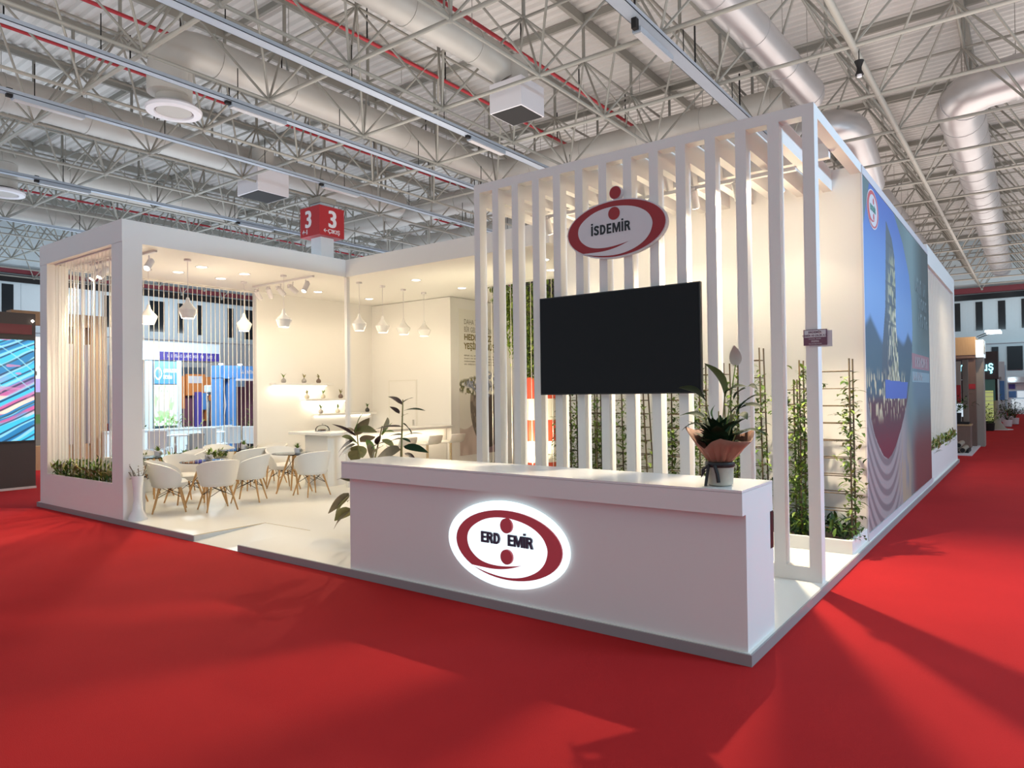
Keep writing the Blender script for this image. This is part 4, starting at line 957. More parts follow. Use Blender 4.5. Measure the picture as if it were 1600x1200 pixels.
big_plant('tall dark-leaved rubber plant rising behind the left end of the counter', (-3.72, .78, HP), .75, LA, ['leafr', 'leafd', 'leafr', 'leafd', 'leafv'], [[(-3.72, .78, .3), (-3.70, .75, .9), (-3.68, .75, 1.2), (-3.66, .75, 1.58)]])
big_plant('bushy variegated rubber plant left of the counter end', (-4.45, .97, HP), .95, LB, ['leafv', 'leafo', 'leafv', 'leafl', 'leafr'], [[(-4.45, .97, .3), (-4.52, .95, .7), (-4.58, .95, 1.2)], [(-4.43, .97, .3), (-4.35, .95, .8), (-4.18, .95, 1.3)], [(-4.46, .97, .3), (-4.62, .95, .5), (-4.72, .95, .72)]])
LL = [(-0.30,1.56,-0.49,1.65,0.10),(-0.18,1.58,-0.30,1.80,0.14),(-0.25,1.45,-0.22,1.54,0.06),(-0.18,1.61,-0.04,1.65,0.07),(-0.04,1.65,0.04,1.63,0.06),(-0.05,1.64,-0.13,1.57,0.07),(-0.11,1.48,0.07,1.61,0.06),(-0.10,1.51,0.08,1.52,0.07),(-0.31,1.46,-0.46,1.47,0.06),(-0.33,1.42,-0.48,1.37,0.04),(-0.08,1.38,0.06,1.36,0.04),(-0.14,1.49,-0.04,1.55,0.05),(-0.10,1.48,-0.04,1.45,0.10)]
c = Vector((-.225, .14, 1.036)); pl = T('peace_lily', 'peace lily in brown paper wrap on the right end of the counter', 'plant', c)
MB().lathe([(.062, 0), (.078, .01), (.085, .13), (.08, .135), (.07, .12), (.001, .12)], 24).build('pot', 'pot', pl, smooth=.8)
for k, (x0, z0, x1, z1, w) in enumerate(LL):
    side = Vector((z0-z1, .35, x1-x0)).normalized() if k in (0, 1, 2, 12) else Vector((.1, 1, .3))
    MB().leaf(Vector((x0, .12, z0))-c, Vector((x1, .12+random.uniform(-.06, .05), z1))-c, w*1.1, .12, 8, side=side).build('leaf', 'leaf' if k in (1, 2) else 'leafd', pl, smooth=1.2)  # most leaves coloured dark to stand in for back-lit shade
for x1, z1 in [(-.30, 1.56), (-.18, 1.6), (-.18, 1.61), (-.12, 1.5), (-.31, 1.46), (-.33, 1.42), (-.10, 1.4), (-.14, 1.48), (-.22, 1.5)]:
    MB().sweep([(0, 0, .1), ((x1-c.x)*.5, -.01, (z1-c.z)*.6), (x1-c.x, -.02, z1-c.z)], .004, 6).build('stalk', 'leafo', pl)
mb = MB()
for k in range(85):
    a = random.uniform(0, 6.28); r = random.uniform(.04, .22); z = random.uniform(.27, .44); r = min(r, .04+.72*(z-.13))
    mb.leaf((r*.3*math.cos(a), r*.3*math.sin(a), .15), (r*math.cos(a), r*math.sin(a), z), .12, .25, 6)
o = mb.build('dense_foliage', 'leafd', pl, smooth=1.2); o['kind'] = 'stuff'
# spathe and its stalk
MB().sweep([(0, 0, .12), (.06, 0, .45), (.105, .01, .75)], .004, 6).build('flower_stalk', 'leafl', pl)
MB().leaf((.105, .01, .74), (.103, .0, .87), .075, .08, 8, side=(1, .2, 0), fold=.3).build('flower', 'pale', pl, smooth=1.2)
# paper wrap: pleated cone with pointed corners
n = 96; vs = []
RIM = [(0, .21, 1.34), (22, .205, 1.385), (50, .15, 1.35), (90, .15, 1.37), (135, .17, 1.385), (165, .19, 1.375), (182, .225, 1.40), (205, .165, 1.33), (228, .13, 1.285), (245, .125, 1.268), (270, .13, 1.315), (292, .14, 1.335), (320, .17, 1.318), (345, .225, 1.318), (360, .21, 1.34)]
for k in range(n):
    a = 360*k/n; i = max(j for j in range(len(RIM)) if RIM[j][0] <= a); A_, B_ = RIM[i], RIM[min(i+1, len(RIM)-1)]
    t = (a-A_[0])/max(1, B_[0]-A_[0]); rr = A_[1]+(B_[1]-A_[1])*t; zz = A_[2]+(B_[2]-A_[2])*t-1.036; ar = math.radians(a)
    for f in (0, .2, .45, .75, 1):
        r = .05+(rr-.05)*f**1.05+.008*math.sin(13*ar+1)*math.sin(PI*min(1, f*1.2))+.004*math.sin(29*ar)*(1-f)
        z = .133+(zz-.133)*f**1.15
        vs.append((r*math.cos(ar), r*math.sin(ar), z))
fs = [(k*5+j, ((k+1) % n)*5+j, ((k+1) % n)*5+j+1, k*5+j+1) for k in range(n) for j in range(4)]
o = MB().add(vs, fs).build('paper_wrap', 'kraft', pl, smooth=.5); sm = o.modifiers.new('thick', 'SOLIDIFY'); sm.thickness = .003
MB().lathe([(.088, .118), (.092, .128), (.088, .148), (.07, .15)], 24).build('ribbon_band', 'ribbon', pl, smooth=1)
rb = MB(); rb.sweep([(-.04, -.085, .13), (-.075, -.1, .10), (-.085, -.095, .06), (-.06, -.095, .10)], .009, 6)
rb.sweep([(-.04, -.085, .13), (-.05, -.095, .05), (-.055, -.1, .003)], .010, 6).sweep([(.0, -.088, .13), (.02, -.1, .08), (.025, -.095, .03)], .012, 6); rb.build('ribbon_bow', 'ribbon', pl, smooth=1)
# ================================================================ banner on the aisle side
def pin(y, z, poly):
    c = np.zeros(y.shape, bool); n = len(poly)
    for i in range(n):
        (a, b), (d, e) = poly[i], poly[(i+1) % n]
        if b == e: continue
        c ^= ((b > z) != (e > z)) & (y < (d-a)*(z-b)/(e-b)+a)
    return c.astype(float)
def banner(U, V):
    y = 3.80+5.49*U; z = .155+3.70*V
    C = np.ones(U.shape+(3,))*np.array((.10, .16, .17))
    nz = vnoise(U, V, 14)
    C = mixc(C, (.16, .24, .25), sstep(6.2, 7.2, y)*sstep(7.9, 7.3, y)); C = mixc(C, (.035, .05, .05), sstep(7.6, 8.6, y)*sstep(1.9, 3.0, z))
    C = mixc(C, (.17, .05, .05), sstep(1.45, .7, z)*sstep(6.6, 7.6, y)); C = mixc(C, (.12, .19, .25), sstep(2.3, 1.7, z)*sstep(1.2, 1.6, z)*sstep(6.8, 7.6, y))
    drape = sstep(1.9, 1.0, z)*sstep(7.0, 6.2, y)
    C = mixc(C, (.36, .31, .31), drape)
    zc = .81+.42*np.abs(y-5.06)**1.9; dd = zc-z; fold = sstep(-.3, .6, np.sin(dd*34+1.5*vnoise(U, V, 5)))
    C = mixc(C, (.17, .14, .15), drape*fold*sstep(6.3, 5.5, y)*.8)
    C = mixc(C, (.42, .32, .22), sstep(1.25, .5, z)*sstep(5.6, 6.2, y)*sstep(7.2, 6.6, y)*sstep(.35, .7, vnoise(U*3, V*.6, 18)))
    P = [(4.2, 3.9), (5.1, 3.9), (5.76, 3.87), (6.52, 3.59), (7.06, 3.23), (7.26, 2.9), (7.3, 2.5), (7.2, 2.06), (6.95, 1.75), (6.7, 1.5), (6.35, 1.27), (6.08, 1.12), (5.6, .92), (5.3, .84), (5.06, .81), (4.75, .87), (4.42, 1.02), (4.2, 1.15), (4.0, 1.35), (3.85, 1.55), (3.7, 1.8), (3.7, 3.2)]
    m = pin(y, z, P)
    S = np.ones(C.shape)*np.array((.10, .22, .52)); S = mixc(S, (.05, .12, .42), sstep(3.0, 3.8, z)); S = mixc(S, (.16, .30, .58), sstep(3.1, 2.6, z))
    S = mixc(S, (.035, .075, .13), sstep(2.42, 2.30, z+.25*(vnoise(U, V*.2, 10)-.5)+.18*np.abs(np.sin(y*2.3))))
    S = mixc(S, (.05, .10, .14), sstep(2.3, 1.9, z)); S = mixc(S, (.10, .03, .045), sstep(1.62, 1.45, z)); S = mixc(S, (.16, .02, .04), sstep(1.3, .9, z))
    tw = pin(y, z, [(5.2, 3.65), (5.6, 3.5), (5.8, 3.3), (5.85, 2.9), (5.8, 2.5), (5.95, 2.0), (6.0, 1.6), (4.7, 1.6), (4.8, 2.1), (5.05, 2.6), (5.12, 3.1)])
    g1 = (np.abs(np.sin(z*13))<.22)*1.; hi = vnoise(U*2.4, V*1.2, 50)
    S = mixc(S, (.06, .08, .11), tw); S = mixc(S, (.40, .38, .22), tw*sstep(5.25, 5.5, y+.1*np.sin(z*5))*sstep(.25, .55, hi)*sstep(3.45, 3.1, z))
    S = mixc(S, (.72, .64, .45), tw*sstep(.55, .75, hi)*sstep(5.1, 5.4, y)*sstep(3.0, 2.4, z)); S = mixc(S, (.05, .06, .08), tw*g1*sstep(2.2, 2.5, z)*.8); S = mixc(S, (.05, .06, .08), tw*(np.abs(np.sin(y*21)) < .25)*.6)
    lights = sstep(1.9, 1.7, z)*sstep(1.22, 1.4, z)*sstep(.55, .75, vnoise(U*2.2, V*1.0, 46)); S = mixc(S, (.60, .50, .32), lights*sstep(6.8, 6.4, y))
    S = mixc(S, (.07, .13, .45), pin(y, z, [(4.95, 1.74), (6.75, 1.72), (6.6, 1.5), (4.95, 1.52)]))
    C = C*(1-m[..., None])+S*m[..., None]
    C = mixc(C, (.40, .16, .19), pin(y, z, [(7.2, 2.15), (9.2, 2.15), (9.2, 1.93), (7.2, 1.93)])*.8); C = mixc(C, (.30, .42, .48), pin(y, z, [(7.2, 1.88), (9.2, 1.88), (9.2, 1.73), (7.2, 1.73)])*.7)
    return C
bn = T('aisle_banner', 'printed banner of a steelworks at dusk covering the aisle side wall', 'banner', (-.03, 3.8, .155))
MB().box(-.006, 0, 0, 0, 5.49, 3.70).build('backing', 'darkstand', bn)
painted('print', banner, 320, 420, (.002, 0, 0), (0, 5.49, 0), (0, 0, 3.70), 'print', bn)
MB().prism(ell(.545, 3.445, .345, .215, 40), .002, 'x', .003).build('logo_plate', 'plate', bn); MB().prism(ell(.545, 3.445, .325, .2, 40), .001, 'x', .006).build('logo_ring', 'redl', bn)
MB().prism([(.545+.325*x, 3.445+.2*y) for x, y in LW], .001, 'x', .008).build('logo_field', 'plate', bn)
for z in (3.535, 3.365): MB().prism(ell(.56, z, .035, .035, 20), .001, 'x', .010).build('logo_disc', 'redl', bn)
text('logo_lettering', 'ERDEM\u0130R', .085, 'teal', (.011, .36, 3.418), SIDE, bn, .9, .004, .0005)
for k, (y, z, n, w, h, m) in enumerate([(3.85, 2.93, 7, 1.3, .22, 'greyprint'), (4.1, 2.70, 6, 1.1, .17, 'greyprint'), (4.15, 2.43, 5, 1.15, .2, 'greyprint'), (3.5, 1.80, 8, 1.7, .15, 'paleprint'), (3.5, 1.60, 8, 1.7, .12, 'paleprint')]):
    glyphs('lettering', n, w, h, m, (.0035, y, z), 'y', bn, 40+k)

# ================================================================ stands beyond the lounge window
ds = T('led_wall_stand', 'dark brown exhibition stand wall at the left edge of the picture', 'stand', (-13.4, -1, 0)); O = Vector((-13.4, -1, 0))
part('wall_box', 'darkstand', ds, O, (-15.4, -4, 0, -13.4, .865, 3.21), bevel=.01)
part('header_strip', 'maroon', ds, O, (-13.4, -4, 2.82, -13.385, .80, 3.0))
part('skirting', 'plate', ds, O, (-13.4, -4, 0, -13.37, .865, .04))
def led(U, V):
    y = U*3.2; z = V*1.83; n1 = vnoise(U, V, 7); t = z-.52*y+.07*n1
    C = np.ones(U.shape+(3,))*np.array((.02, .22, .48))
    C = mixc(C, (.05, .55, .85), sstep(.2, .8, np.sin(t*15)*.5+.5)); C = mixc(C, (.30, .75, .95), sstep(.75, .95, np.sin(t*34+n1*3)*.5+.5)*.8)
    pk = sstep(.35, .65, vnoise(U+.2, V*1.4, 6))*sstep(.8, .35, V); C = mixc(C, (.62, .12, .34), pk*sstep(.2, .7, np.sin(t*22)*.5+.5))
    C = mixc(C, (.95, .78, .62), sstep(.72, .9, np.sin(t*22+1)*.5+.5)*sstep(.55, .75, vnoise(U, V*2, 5))*sstep(.75, .3, V))
    C = mixc(C, (.01, .04, .10), sstep(.8, .95, np.sin(t*41+2)*.5+.5)*.85)
    C = mixc(C, (.35, .82, .95), (np.abs(np.sin((z+.9*y)*9+n1))<.12)*sstep(.45, .6, V)*.5)
    C = mixc(C, (.55, .25, .45), sstep(.80, .86, vnoise(U*1.3, V*1.8, 15))*sstep(.3, .6, V)*.8)
    return C
sc = T('led_screen', 'large glowing video screen of cyan and pink streaks on the dark stand', 'screen', (-13.4, -2.35, .885))
MB().box(0, 0, -.03, .03, 3.2, 1.86).build('screen_frame', 'blackm', sc)
painted('screen_picture', led, 440, 250, (.032, .02, 0), (0, 3.16, 0), (0, 0, 1.83), 'led', sc)
d = T('stand_spotlight', 'tiny lamp on the dark stand header', 'spotlight', (-13.385, .80, 3.07)); MB().lathe([(.001, -.03), (.03, 0), (.001, .03)], 10, (.03, 0, 0)).build('lamp_body', 'lamp', d); MB().tube((0, 0, 0), (.03, 0, 0), .01, 6).build('arm', 'dark', d)
ptl = T('wooden_portal_stand', 'oak framed portal stand seen behind the front left cords', 'stand', (-17, 3.1, 0)); O = Vector((-17, 3.1, 0))
part('lintel', 'oak', ptl, O, (-17.3, 1.6, 3.36, -17, 3.62, 3.66))
for a, b in ((1.6, 1.85), (2.86, 3.07), (3.24, 3.62)): part('post', 'oak', ptl, O, (-17.3, a, 0, -17, b, 3.36))
for a, b in ((1.85, 1.95), (2.79, 2.86), (3.07, 3.10), (3.19, 3.24)): part('reveal', 'plate', ptl, O, (-17.28, a, .5, -17.02, b, 2.95))
part('base_panel', 'oak', ptl, O, (-17.3, 1.6, 0, -17.02, 3.62, .55))
def pst(U, V):
    C = np.ones(U.shape+(3,))*np.array((.14, .12, .11)); C = mixc(C, (.85, .88, .9), (V > .62)*1.); C = mixc(C, (.42, .38, .75), ((V > .5) & (V < .62))*1.)
    C = mixc(C, (.1, .1, .1), ((V > .64) & (V < .9))*sstep(.6, .75, vnoise(U*2, V, 30))); return mixc(C, (.07, .15, .04), (V < .3)*sstep(.5, .6, vnoise(U, V, 12)))
painted('poster_print', pst, 60, 90, (-17.33+17, 1.6-3.1, .5), (0, 2.05, 0), (0, 0, 2.6), 'backlit', ptl)
blu = T('blue_white_stand', 'white and blue exhibition stand with a navy header seen through the side window', 'stand', (-19, 6.5, 0)); O = Vector((-19, 6.5, 0))
part('header', 'plastic', blu, O, (-19.6, 5.2, 2.74, -19, 7.76, 3.28))
part('navy_band', 'navy', blu, O, (-19, 5.9, 2.75, -18.98, 7.74, 2.99))
glyphs('lettering', 30, 1.7, .09, 'plate', (.022, -.5, 2.83), 'y', blu, 7)
part('pier', 'plastic', blu, O, (-19.6, 6.40, 0, -19, 6.55, 2.74)); part('pier', 'plastic', blu, O, (-19.6, 5.5, 0, -19.05, 5.72, 2.74))
part('side_panel', 'sky', blu, O, (-19.5, 4.9, .6, -19.3, 5.6, 2.25)); part('back_wall', 'sky', blu, O, (-20.2, 5.0, 0, -20.1, 7.9, 2.6))
part('low_counter', 'plastic', blu, O, (-19.5, 6.55, 0, -19.1, 7.2, .75))
def bp(U, V):
    C = np.ones(U.shape+(3,))*np.array((.10, .34, .72)); C = mixc(C, (.55, .78, .95), sstep(.2, .9, V)*.3)
    C = mixc(C, (.85, .93, 1), ((np.abs((U-.2)/.16)**2+np.abs((V-.45)/.28)**2 < 1) & (np.abs((U-.2)/.12)**2+np.abs((V-.45)/.2)**2 > 1))*1.)
    return mixc(C, (.85, .93, 1), (((V > .5) & (V < .66)) | ((V > .22) & (V < .38) & (U < .8)))*(U > .42)*(vnoise(U*4, V, 14) > .3)*1.)
painted('logo_print', bp, 60, 60, (.0, -.78, 2.05), (0, .68, 0), (0, 0, .66), 'backlit', blu)
def gp(U, V):
    C = np.ones(U.shape+(3,))*np.array((.80, .93, .86)); r = np.sqrt((U-.45)**2+(V-.6)**2)
    C = mixc(C, (.45, .85, .35), sstep(.12, .05, np.abs(r-.33))*sstep(.4, .6, vnoise(U, V, 12))); return mixc(C, (.30, .55, .22), sstep(.35, .2, V)*sstep(.45, .6, vnoise(U, V, 20)))
painted('leaf_print', gp, 60, 90, (.0, -.78, .82), (0, .68, 0), (0, 0, 1.2), 'backlit', blu)
lt = T('stand_flood_light', 'glaring white flood light on the blue and white stand header', 'lamp', (-18.9, 5.62, 2.95)); MB().lathe([(.001, -.06), (.13, -.03), (.13, .03), (.001, .06)], 16).build('lamp_lens', 'lampcool', lt); MB().box(-.1, -.03, -.03, 0, .03, .03).build('bracket', 'dark', lt)
org = T('orange_panel_stand', 'orange poster wall between the white and the blue stand', 'stand', (-19.4, 7.2, 0)); O = Vector((-19.4, 7.2, 0))
part('panel', 'orange', org, O, (-19.5, 6.58, 1.3, -19.4, 6.86, 2.3)); part('panel', 'orange', org, O, (-19.45, 6.88, 1.7, -19.38, 7.5, 2.36)); part('panel', 'orange', org, O, (-19.5, 7.52, .9, -19.4, 7.8, 2.28)); part('panel', 'blue', org, O, (-19.45, 7.3, 1.25, -19.37, 7.6, 1.78))
part('plinth', 'plum', org, O, (-19.6, 6.56, 0, -19.5, 8.2, 2.2)); part('poster_strip', 'plate', org, O, (-19.38, 6.95, 2.08, -19.37, 7.4, 2.3))
part('blue_post', 'navy', org, O, (-18.8, 6.83, 0, -18.6, 6.95, 1.8))
sp = T('silver_sculpture', 'tall silver hammer-shaped sculpture before the orange panels', 'sculpture', (-18.3, 7.0, 0))
MB().sweep([(0, 0, 0), (0, -.02, .8), (0, .02, 1.5)], [.05, .035, .05], 10).build('shaft', 'chrome', sp, smooth=1); MB().sweep([(0, .04, .0), (0, .08, .8), (0, .1, 1.45)], [.05, .02, .03], 10).build('shaft', 'chrome', sp, smooth=1)
MB().sweep([(0, .06+.11*math.cos(a), 1.62+.13*math.sin(a)) for a in [k*2*PI/18 for k in range(19)]], .035, 10).build('ring_head', 'chrome', sp, smooth=1); MB().box(-.1, -.1, 1.78, .1, .12, 2.0).build('head_block', 'plastic', sp, bevel=.03)
bl = T('blue_column_stand', 'blue stand with a round-topped niche and white header lettering', 'stand', (-17.5, 7.4, 0)); O = Vector((-17.5, 7.4, 0))
part('column', 'blue', bl, O, (-17.9, 6.86, 0, -17.5, 6.99, 2.2)); part('column', 'blue', bl, O, (-17.9, 7.22, 0, -17.5, 7.4, 2.2)); part('niche_back', 'sky', bl, O, (-17.9, 6.99, 0, -17.85, 7.22, 2.2))
part('header', 'blue', bl, O, (-17.9, 6.86, 2.18, -17.5, 8.4, 2.56)); part('shelf_edge', 'plate', bl, O, (-17.55, 7.4, 2.12, -17.48, 8.4, 2.18)); part('back_wall', 'plum', bl, O, (-18.3, 7.42, 0, -18.2, 8.6, 2.2)); part('poster_panel', 'sky', bl, O, (-18.18, 7.75, 1.95, -18.17, 8.1, 2.15))
glyphs('lettering', 11, .8, .11, 'plate', (.002, .15, 2.33), 'y', bl, 8)
zz = T('zigzag_sculpture', 'white zigzag bands standing in the blue niche', 'sculpture', (-17.7, 7.1, 0))
for dy in (-.05, .03): MB().sweep([(0, dy, .4), (0, dy-.03, .9), (0, dy+.06, 1.4), (0, dy, 1.8), (0, dy-.05, 2.15)], .022, 8).build('band', 'plate', zz, smooth=1)
MB().box(-.1, -.1, 0, .1, .1, .4).build('pedestal', 'plate', zz)
for k, (y, l) in enumerate([(6.9, 'left lamp on the blue column stand'), (7.5, 'right lamp on the blue column stand')]):
    d = T('stand_spotlight', l, 'spotlight', (-17.45, y, 2.56)); MB().lathe([(.001, 0), (.06, .02), (.06, .05), (.001, .06)], 12).build('lamp_body', 'lampcool', d)
fl = T('white_stand_floor', 'pale floor under the white chairs outside the side window', 'platform', (-16.6, 6, 0)); MB().box(-2.6, -2.6, 0, 2.6, 2.8, .02).build('floor_panel', 'plastic', fl); MB().box(2.6, -2.6, 0, 2.63, 2.8, .022).build('edge_strip', 'edge', fl)
wc = T('white_low_wall', 'low white partition behind the white chairs', 'partition', (-16.9, 5.4, .02)); MB().box(-.05, -1.9, 0, .05, 1.3, .78).build('panel', 'plastic', wc); MB().box(-.07, -1.92, .78, .07, 1.32, .81).build('cap_rail', 'plastic', wc)
gx = T('grey_crate', 'plain grey box among the white chairs outside the side window', 'box', (-15.2, 4.9, 0)); MB().box(-.12, -.15, 0, .12, .16, .74).build('box', 'greybox', gx, bevel=.01); MB().box(-.125, -.155, .7, .125, .165, .74).build('lid', 'greybox', gx)
def side_chair(loc, rz, label):
    t = T('white_side_chair', label, 'chair', loc, rz, 'white plastic chairs outside the side window')
    MB().box(-.2, -.2, .43, .2, .2, .46).build('seat', 'plastic', t, bevel=.02); MB().box(-.2, -.22, .46, .2, -.19, .88).build('backrest', 'plastic', t, bevel=.02)
    for sx in (-1, 1):
        for sy in (-1, 1): MB().tube((sx*.19, sy*.19, 0), (sx*.17, sy*.17, .43), .011, 6).build('leg', 'chrome', t)
    return t
k0 = side_chair((-15.0, 3.85, 0), 1.2, 'white chair at the left edge of the side window view')
for x, y, rz, l in [(-15.3, 4.15, -1.9, 'white chair second from the left outside the side window'), (-15.6, 5.15, 2.2, 'white chair right of the grey crate outside the window'), (-15.3, 5.5, .3, 'white chair in the middle outside the window'), (-15.5, 6.0, 1.4, 'white chair right of the middle outside the window'), (-15.9, 6.35, -1.2, 'white chair near the blue column outside the window'), (-14.9, 6.3, .6, 'rightmost white chair outside the side window'), (-16.2, 4.5, 2.8, 'white chair behind the white table outside the window')]: dup(k0, (x, y, 0), rz, l)
def side_table(loc, label):
    t = T('white_side_table', label, 'table', loc, 0, 'white tables outside the side window')
    MB().lathe([(.001, .70), (.40, .70), (.40, .73), (.001, .73)], 28).build('tabletop', 'plastic', t); MB().tube((0, 0, .02), (0, 0, .7), .035, 10).build('pole', 'chrome', t); MB().lathe([(.001, 0), (.25, 0), (.24, .02), (.001, .03)], 24).build('base', 'chrome', t)
    return t
m0 = side_table((-15.5, 4.55, 0), 'round white table left of the grey crate outside the window'); dup(m0, (-15.9, 5.75, 0), 0, 'round white table among the right-hand chairs outside the window')
def palm(loc, h, n, label, pal, pot='dark', group=None, spread=.45):
    t = T('potted_palm', label, 'plant', loc, random.random(), group); MB().lathe([(.10, 0), (.15, .02), (.17, .3), (.15, .3), (.001, .28)], 16).build('pot', pot, t, smooth=.8)
    mb = MB()
    for k in range(n):
        a = random.uniform(0, 6.28); e = random.uniform(.5, 1.45); L = h*random.uniform(.55, 1); q = Vector((math.cos(a)*math.cos(e)*L*spread*2, math.sin(a)*math.cos(e)*L*spread*2, .28+math.sin(e)*L))
        p = Vector((0, 0, .28)); mb.tube(p, p.lerp(q, .7), .006, 4, cap=False)
        for s in range(7):
            r = p.lerp(q, .3+.7*s/6); an = random.uniform(0, 6.28); mb.leaf(r, r+Vector((math.cos(an)*.14, math.sin(an)*.14, random.uniform(-.1, .1))), .045, .1, 3, mi=random.randrange(len(pal)))
    o = mb.build('foliage', pal, t); o['kind'] = 'stuff'; return t
palm((-18.2, 6.1, 0), 1.1, 16, 'leafy potted palm before the green leaf poster', ['leaf', 'leafl']); palm((-18.5, 5.05, 0), .9, 10, 'dark potted plant left of the palm before the leaf poster', ['leafd', 'leaf']); palm((-17.0, 7.5, 0), 1.2, 16, 'leafy potted palm beside the blue column stand', ['leaf', 'leafl'])

# ================================================================ stands along the right aisle
pr_ = T('brown_portal_stand', 'brown portal stand with lit oak header beyond the rear pavilion', 'stand', (-.6, 19, 0)); O = Vector((-.6, 19, 0))
part('header_box', 'oak', pr_, O, (-2.6, 19, 2.56, .07, 20.2, 3.07), bevel=.01); part('header_base', 'brown', pr_, O, (-2.6, 19.02, 2.48, .06, 20.2, 2.56)); part('sign_box', 'screenw', pr_, O, (.07, 19.05, 2.50, .25, 20.0, 2.98))
part('post', 'brown', pr_, O, (-.12, 19.1, 0, .05, 19.5, 2.5)); part('post', 'taupe', pr_, O, (.05, 19.4, 0, .22, 20.1, 2.5)); part('post', 'taupe', pr_, O, (-.36, 20.6, 0, -.22, 20.9, 2.5))
part('back_wall', 'taupe', pr_, O, (-2.6, 22, 0, -.5, 22.1, 2.5)); part('post_card', 'signred', pr_, O, (-.11, 19.085, 1.62, .045, 19.1, 1.76)); part('platform', 'plate', pr_, O, (-2.6, 16.0, 0, .12, 22, .03))
part('red_panel', 'signred', pr_, O, (-.9, 21.9, 1.2, -.5, 21.98, 1.75)); part('white_panel', 'screenw', pr_, O, (-1.3, 21.9, .75, -.45, 21.97, 1.15))
text('lettering', '\u00d6s', .42, 'steel', (.855, .12, 2.6), SIDE, pr_, .9, .01, .01)
for y, l in ((19.1, 'nearer floodlight bar on the brown portal header'), (19.8, 'farther floodlight bar on the brown portal header')):
    d = T('floodlight_bar', l, 'lamp', (.1, y, 3.07)); MB().tube((0, 0, 0), (.3, -.1, .12), .012, 6).build('arm', 'dark', d); MB().box(.2, -.2, .1, .55, .0, .15).build('lamp_head', 'lampcool', d)
px_ = T('brown_planter_box', 'low brown wooden planter box beneath the portal', 'planter', (-.75, 18.4, .03))
MB().box(-.8, -.3, 0, .72, .3, .62).build('planter_box', 'brown', px_, bevel=.01); MB().box(-.82, -.32, .6, .74, .32, .64).build('rim', 'oak', px_); MB().box(.2, -.2, .64, .68, .2, .70).build('black_tray', 'dark', px_)
palm((-.42, 18.5, .67), .8, 16, 'green plant standing on the brown planter box', ['leaf', 'leafd'], spread=.6)
lg0 = None
for k, (x, y, z, r) in enumerate([(-.40, 16.9, .10, .07), (-.25, 16.95, .10, .07), (-.10, 16.9, .10, .07), (-.33, 16.92, .22, .065), (-.18, 16.9, .22, .065)]):
    d = T('steel_pipe_sample', ['lowest left', 'lowest middle', 'lowest right', 'upper left', 'upper right'][k]+' round bar of the small stack before the brown planter', 'bar', (x, y, z), group='bars stacked before the brown planter')
    MB().tube((0, -.5, 0), (0, .6, 0), r, 14).build('bar', 'log', d, smooth=.8); MB().tube((0, -.505, 0), (0, -.5, 0), r*.8, 14).build('bar_end', 'dark', d)
d = T('bar_rack', 'dark rack carrying the stack of round bars', 'rack', (-.25, 16.9, .03)); MB().box(-.25, -.4, 0, .25, .5, .03).build('base', 'dark', d); MB().box(-.27, -.4, 0, -.24, .5, .2).box(.24, -.4, 0, .27, .5, .08).build('side', 'dark', d)
nn = T('dark_neon_stand', 'dark stand fascia with cyan neon lettering down the aisle', 'stand', (-.7, 33, 0)); O = Vector((-.7, 33, 0))
part('fascia', 'darkstand', nn, O, (-3.5, 33, 2.05, .1, 33.5, 3.26)); part('curtain', 'teal', nn, O, (-.42, 33.05, 0, -.02, 33.3, 2.05)); part('back_wall', 'darkstand', nn, O, (-3.5, 36, 0, -.5, 36.1, 2.05)); part('post', 'dark', nn, O, (-.02, 33.05, 0, .06, 33.3, 2.05))
text('neon_lettering', 'm', .62, 'neon', (-.78, -.03, 2.42), FRONT, nn, .8, .008, .02); text('neon_lettering', 'u\u015f', .58, 'neon', (.22, -.03, 2.42), FRONT, nn, .72, .008, .02)
lm = T('lime_panel_stand', 'lime yellow lit panel down the aisle behind the brown portal', 'panel', (-.1, 29, 0)); MB().box(-.18, 0, .35, .16, .06, 1.55).build('panel', 'lime', lm); MB().box(-.18, 0, 0, .16, .06, .35).build('base', 'dark', lm)
for z in np.arange(.5, 1.5, .16): MB().box(-.18, -.01, z, .16, 0, z+.02).build('slat', 'plate', lm)
palm((-.05, 28.4, 0), 1.0, 14, 'green plant before the lime panel', ['leaf', 'leafl']); 
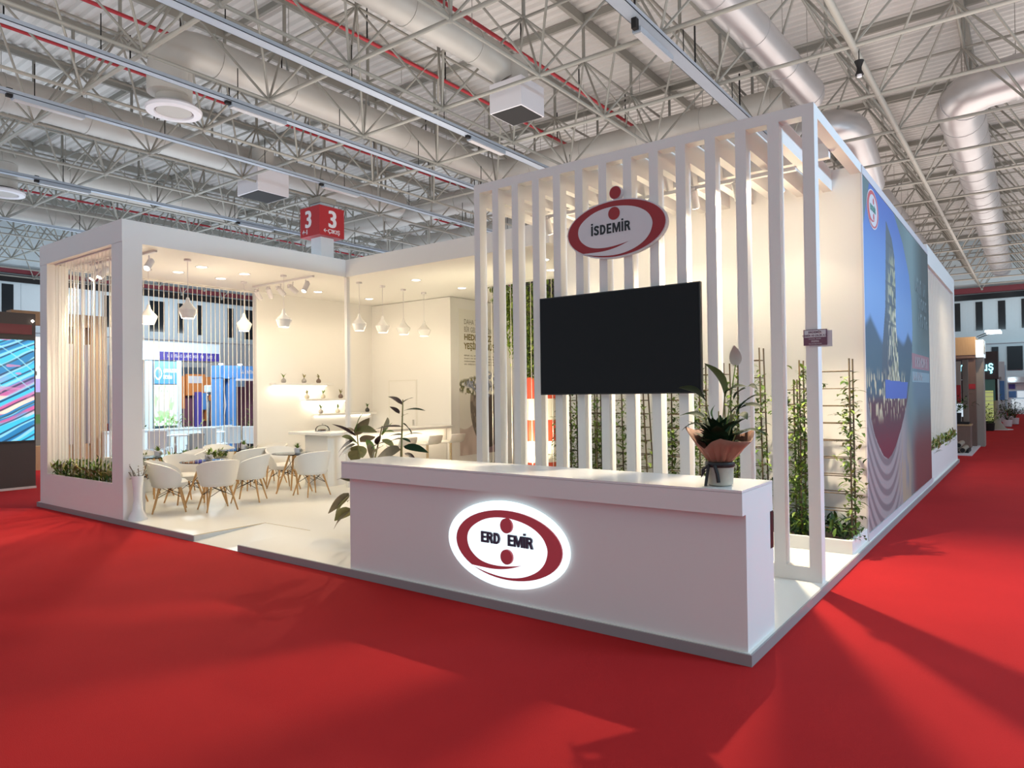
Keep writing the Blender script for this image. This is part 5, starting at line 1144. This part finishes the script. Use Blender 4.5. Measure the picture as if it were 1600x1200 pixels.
cp = T('curved_pedestal', 'taupe flared pedestal standing beside the far aisle', 'pedestal', (.12, 29.5, 0)); MB().lathe([(.42, 0), (.30, .08), (.16, .3), (.10, .7), (.09, 1.15), (.001, 1.15)], 24).build('pedestal', 'taupe', cp, smooth=1); MB().lathe([(.55, 0), (.55, .02), (.001, .02)], 24).build('base_plate', 'plate', cp)
for k, (x, y, h) in enumerate([(.42, 32, 1.1), (.62, 34.5, 1.05), (.4, 37, 1.0)]): palm((x, y, 0), h, 16, ['nearest', 'middle', 'farthest'][k]+' dark potted plant lining the far aisle', ['leafd', 'leaf'], 'plate', 'plants lining the far aisle')
tw = T('pale_blue_tower', 'pale blue sign tower at the far aisle', 'sign tower', (.17, 37.5, 0)); MB().box(-.2, 0, 0, .03, .3, 2.95).build('tower', 'plastic', tw); MB().box(.05, .02, 0, .08, .3, 2.78).build('fin', 'sky', tw); MB().box(-.17, -.02, 1.05, .02, 0, 2.0).build('blue_print', 'blue', tw); MB().box(-.3, -.1, 2.08, -.1, 0, 2.2).build('camera_box', 'greybox', tw)
fs_ = T('far_blue_stand', 'blue and white stand closing the far end of the aisle', 'stand', (.6, 50, 0)); O = Vector((.6, 50, 0))
part('header', 'plastic', fs_, O, (.0, 50, 2.0, 2.2, 50.4, 2.35)); part('wall', 'plastic', fs_, O, (.0, 50.3, 0, 2.2, 50.5, 2.0)); part('navy_panel', 'navy', fs_, O, (.05, 50.25, 1.6, .38, 50.3, 1.9)); part('blue_panel', 'blue', fs_, O, (.05, 50.25, 1.05, .42, 50.3, 1.45)); part('white_panel', 'screenw', fs_, O, (.48, 50.25, 1.05, .85, 50.3, 1.45)); part('low_panel', 'screenw', fs_, O, (.2, 50.2, .3, .9, 50.25, .95)); part('pink_panel', 'plate', fs_, O, (.45, 50.25, 1.55, .85, 50.3, 1.85))
d = T('stand_spotlight', 'lamp over the far blue and white stand', 'spotlight', (.15, 49.9, 2.15)); MB().box(-.1, -.1, 0, .25, 0, .08).build('lamp_body', 'lampcool', d); MB().tube((0, 0, .04), (0, .2, .04), .02, 6).build('arm', 'dark', d)
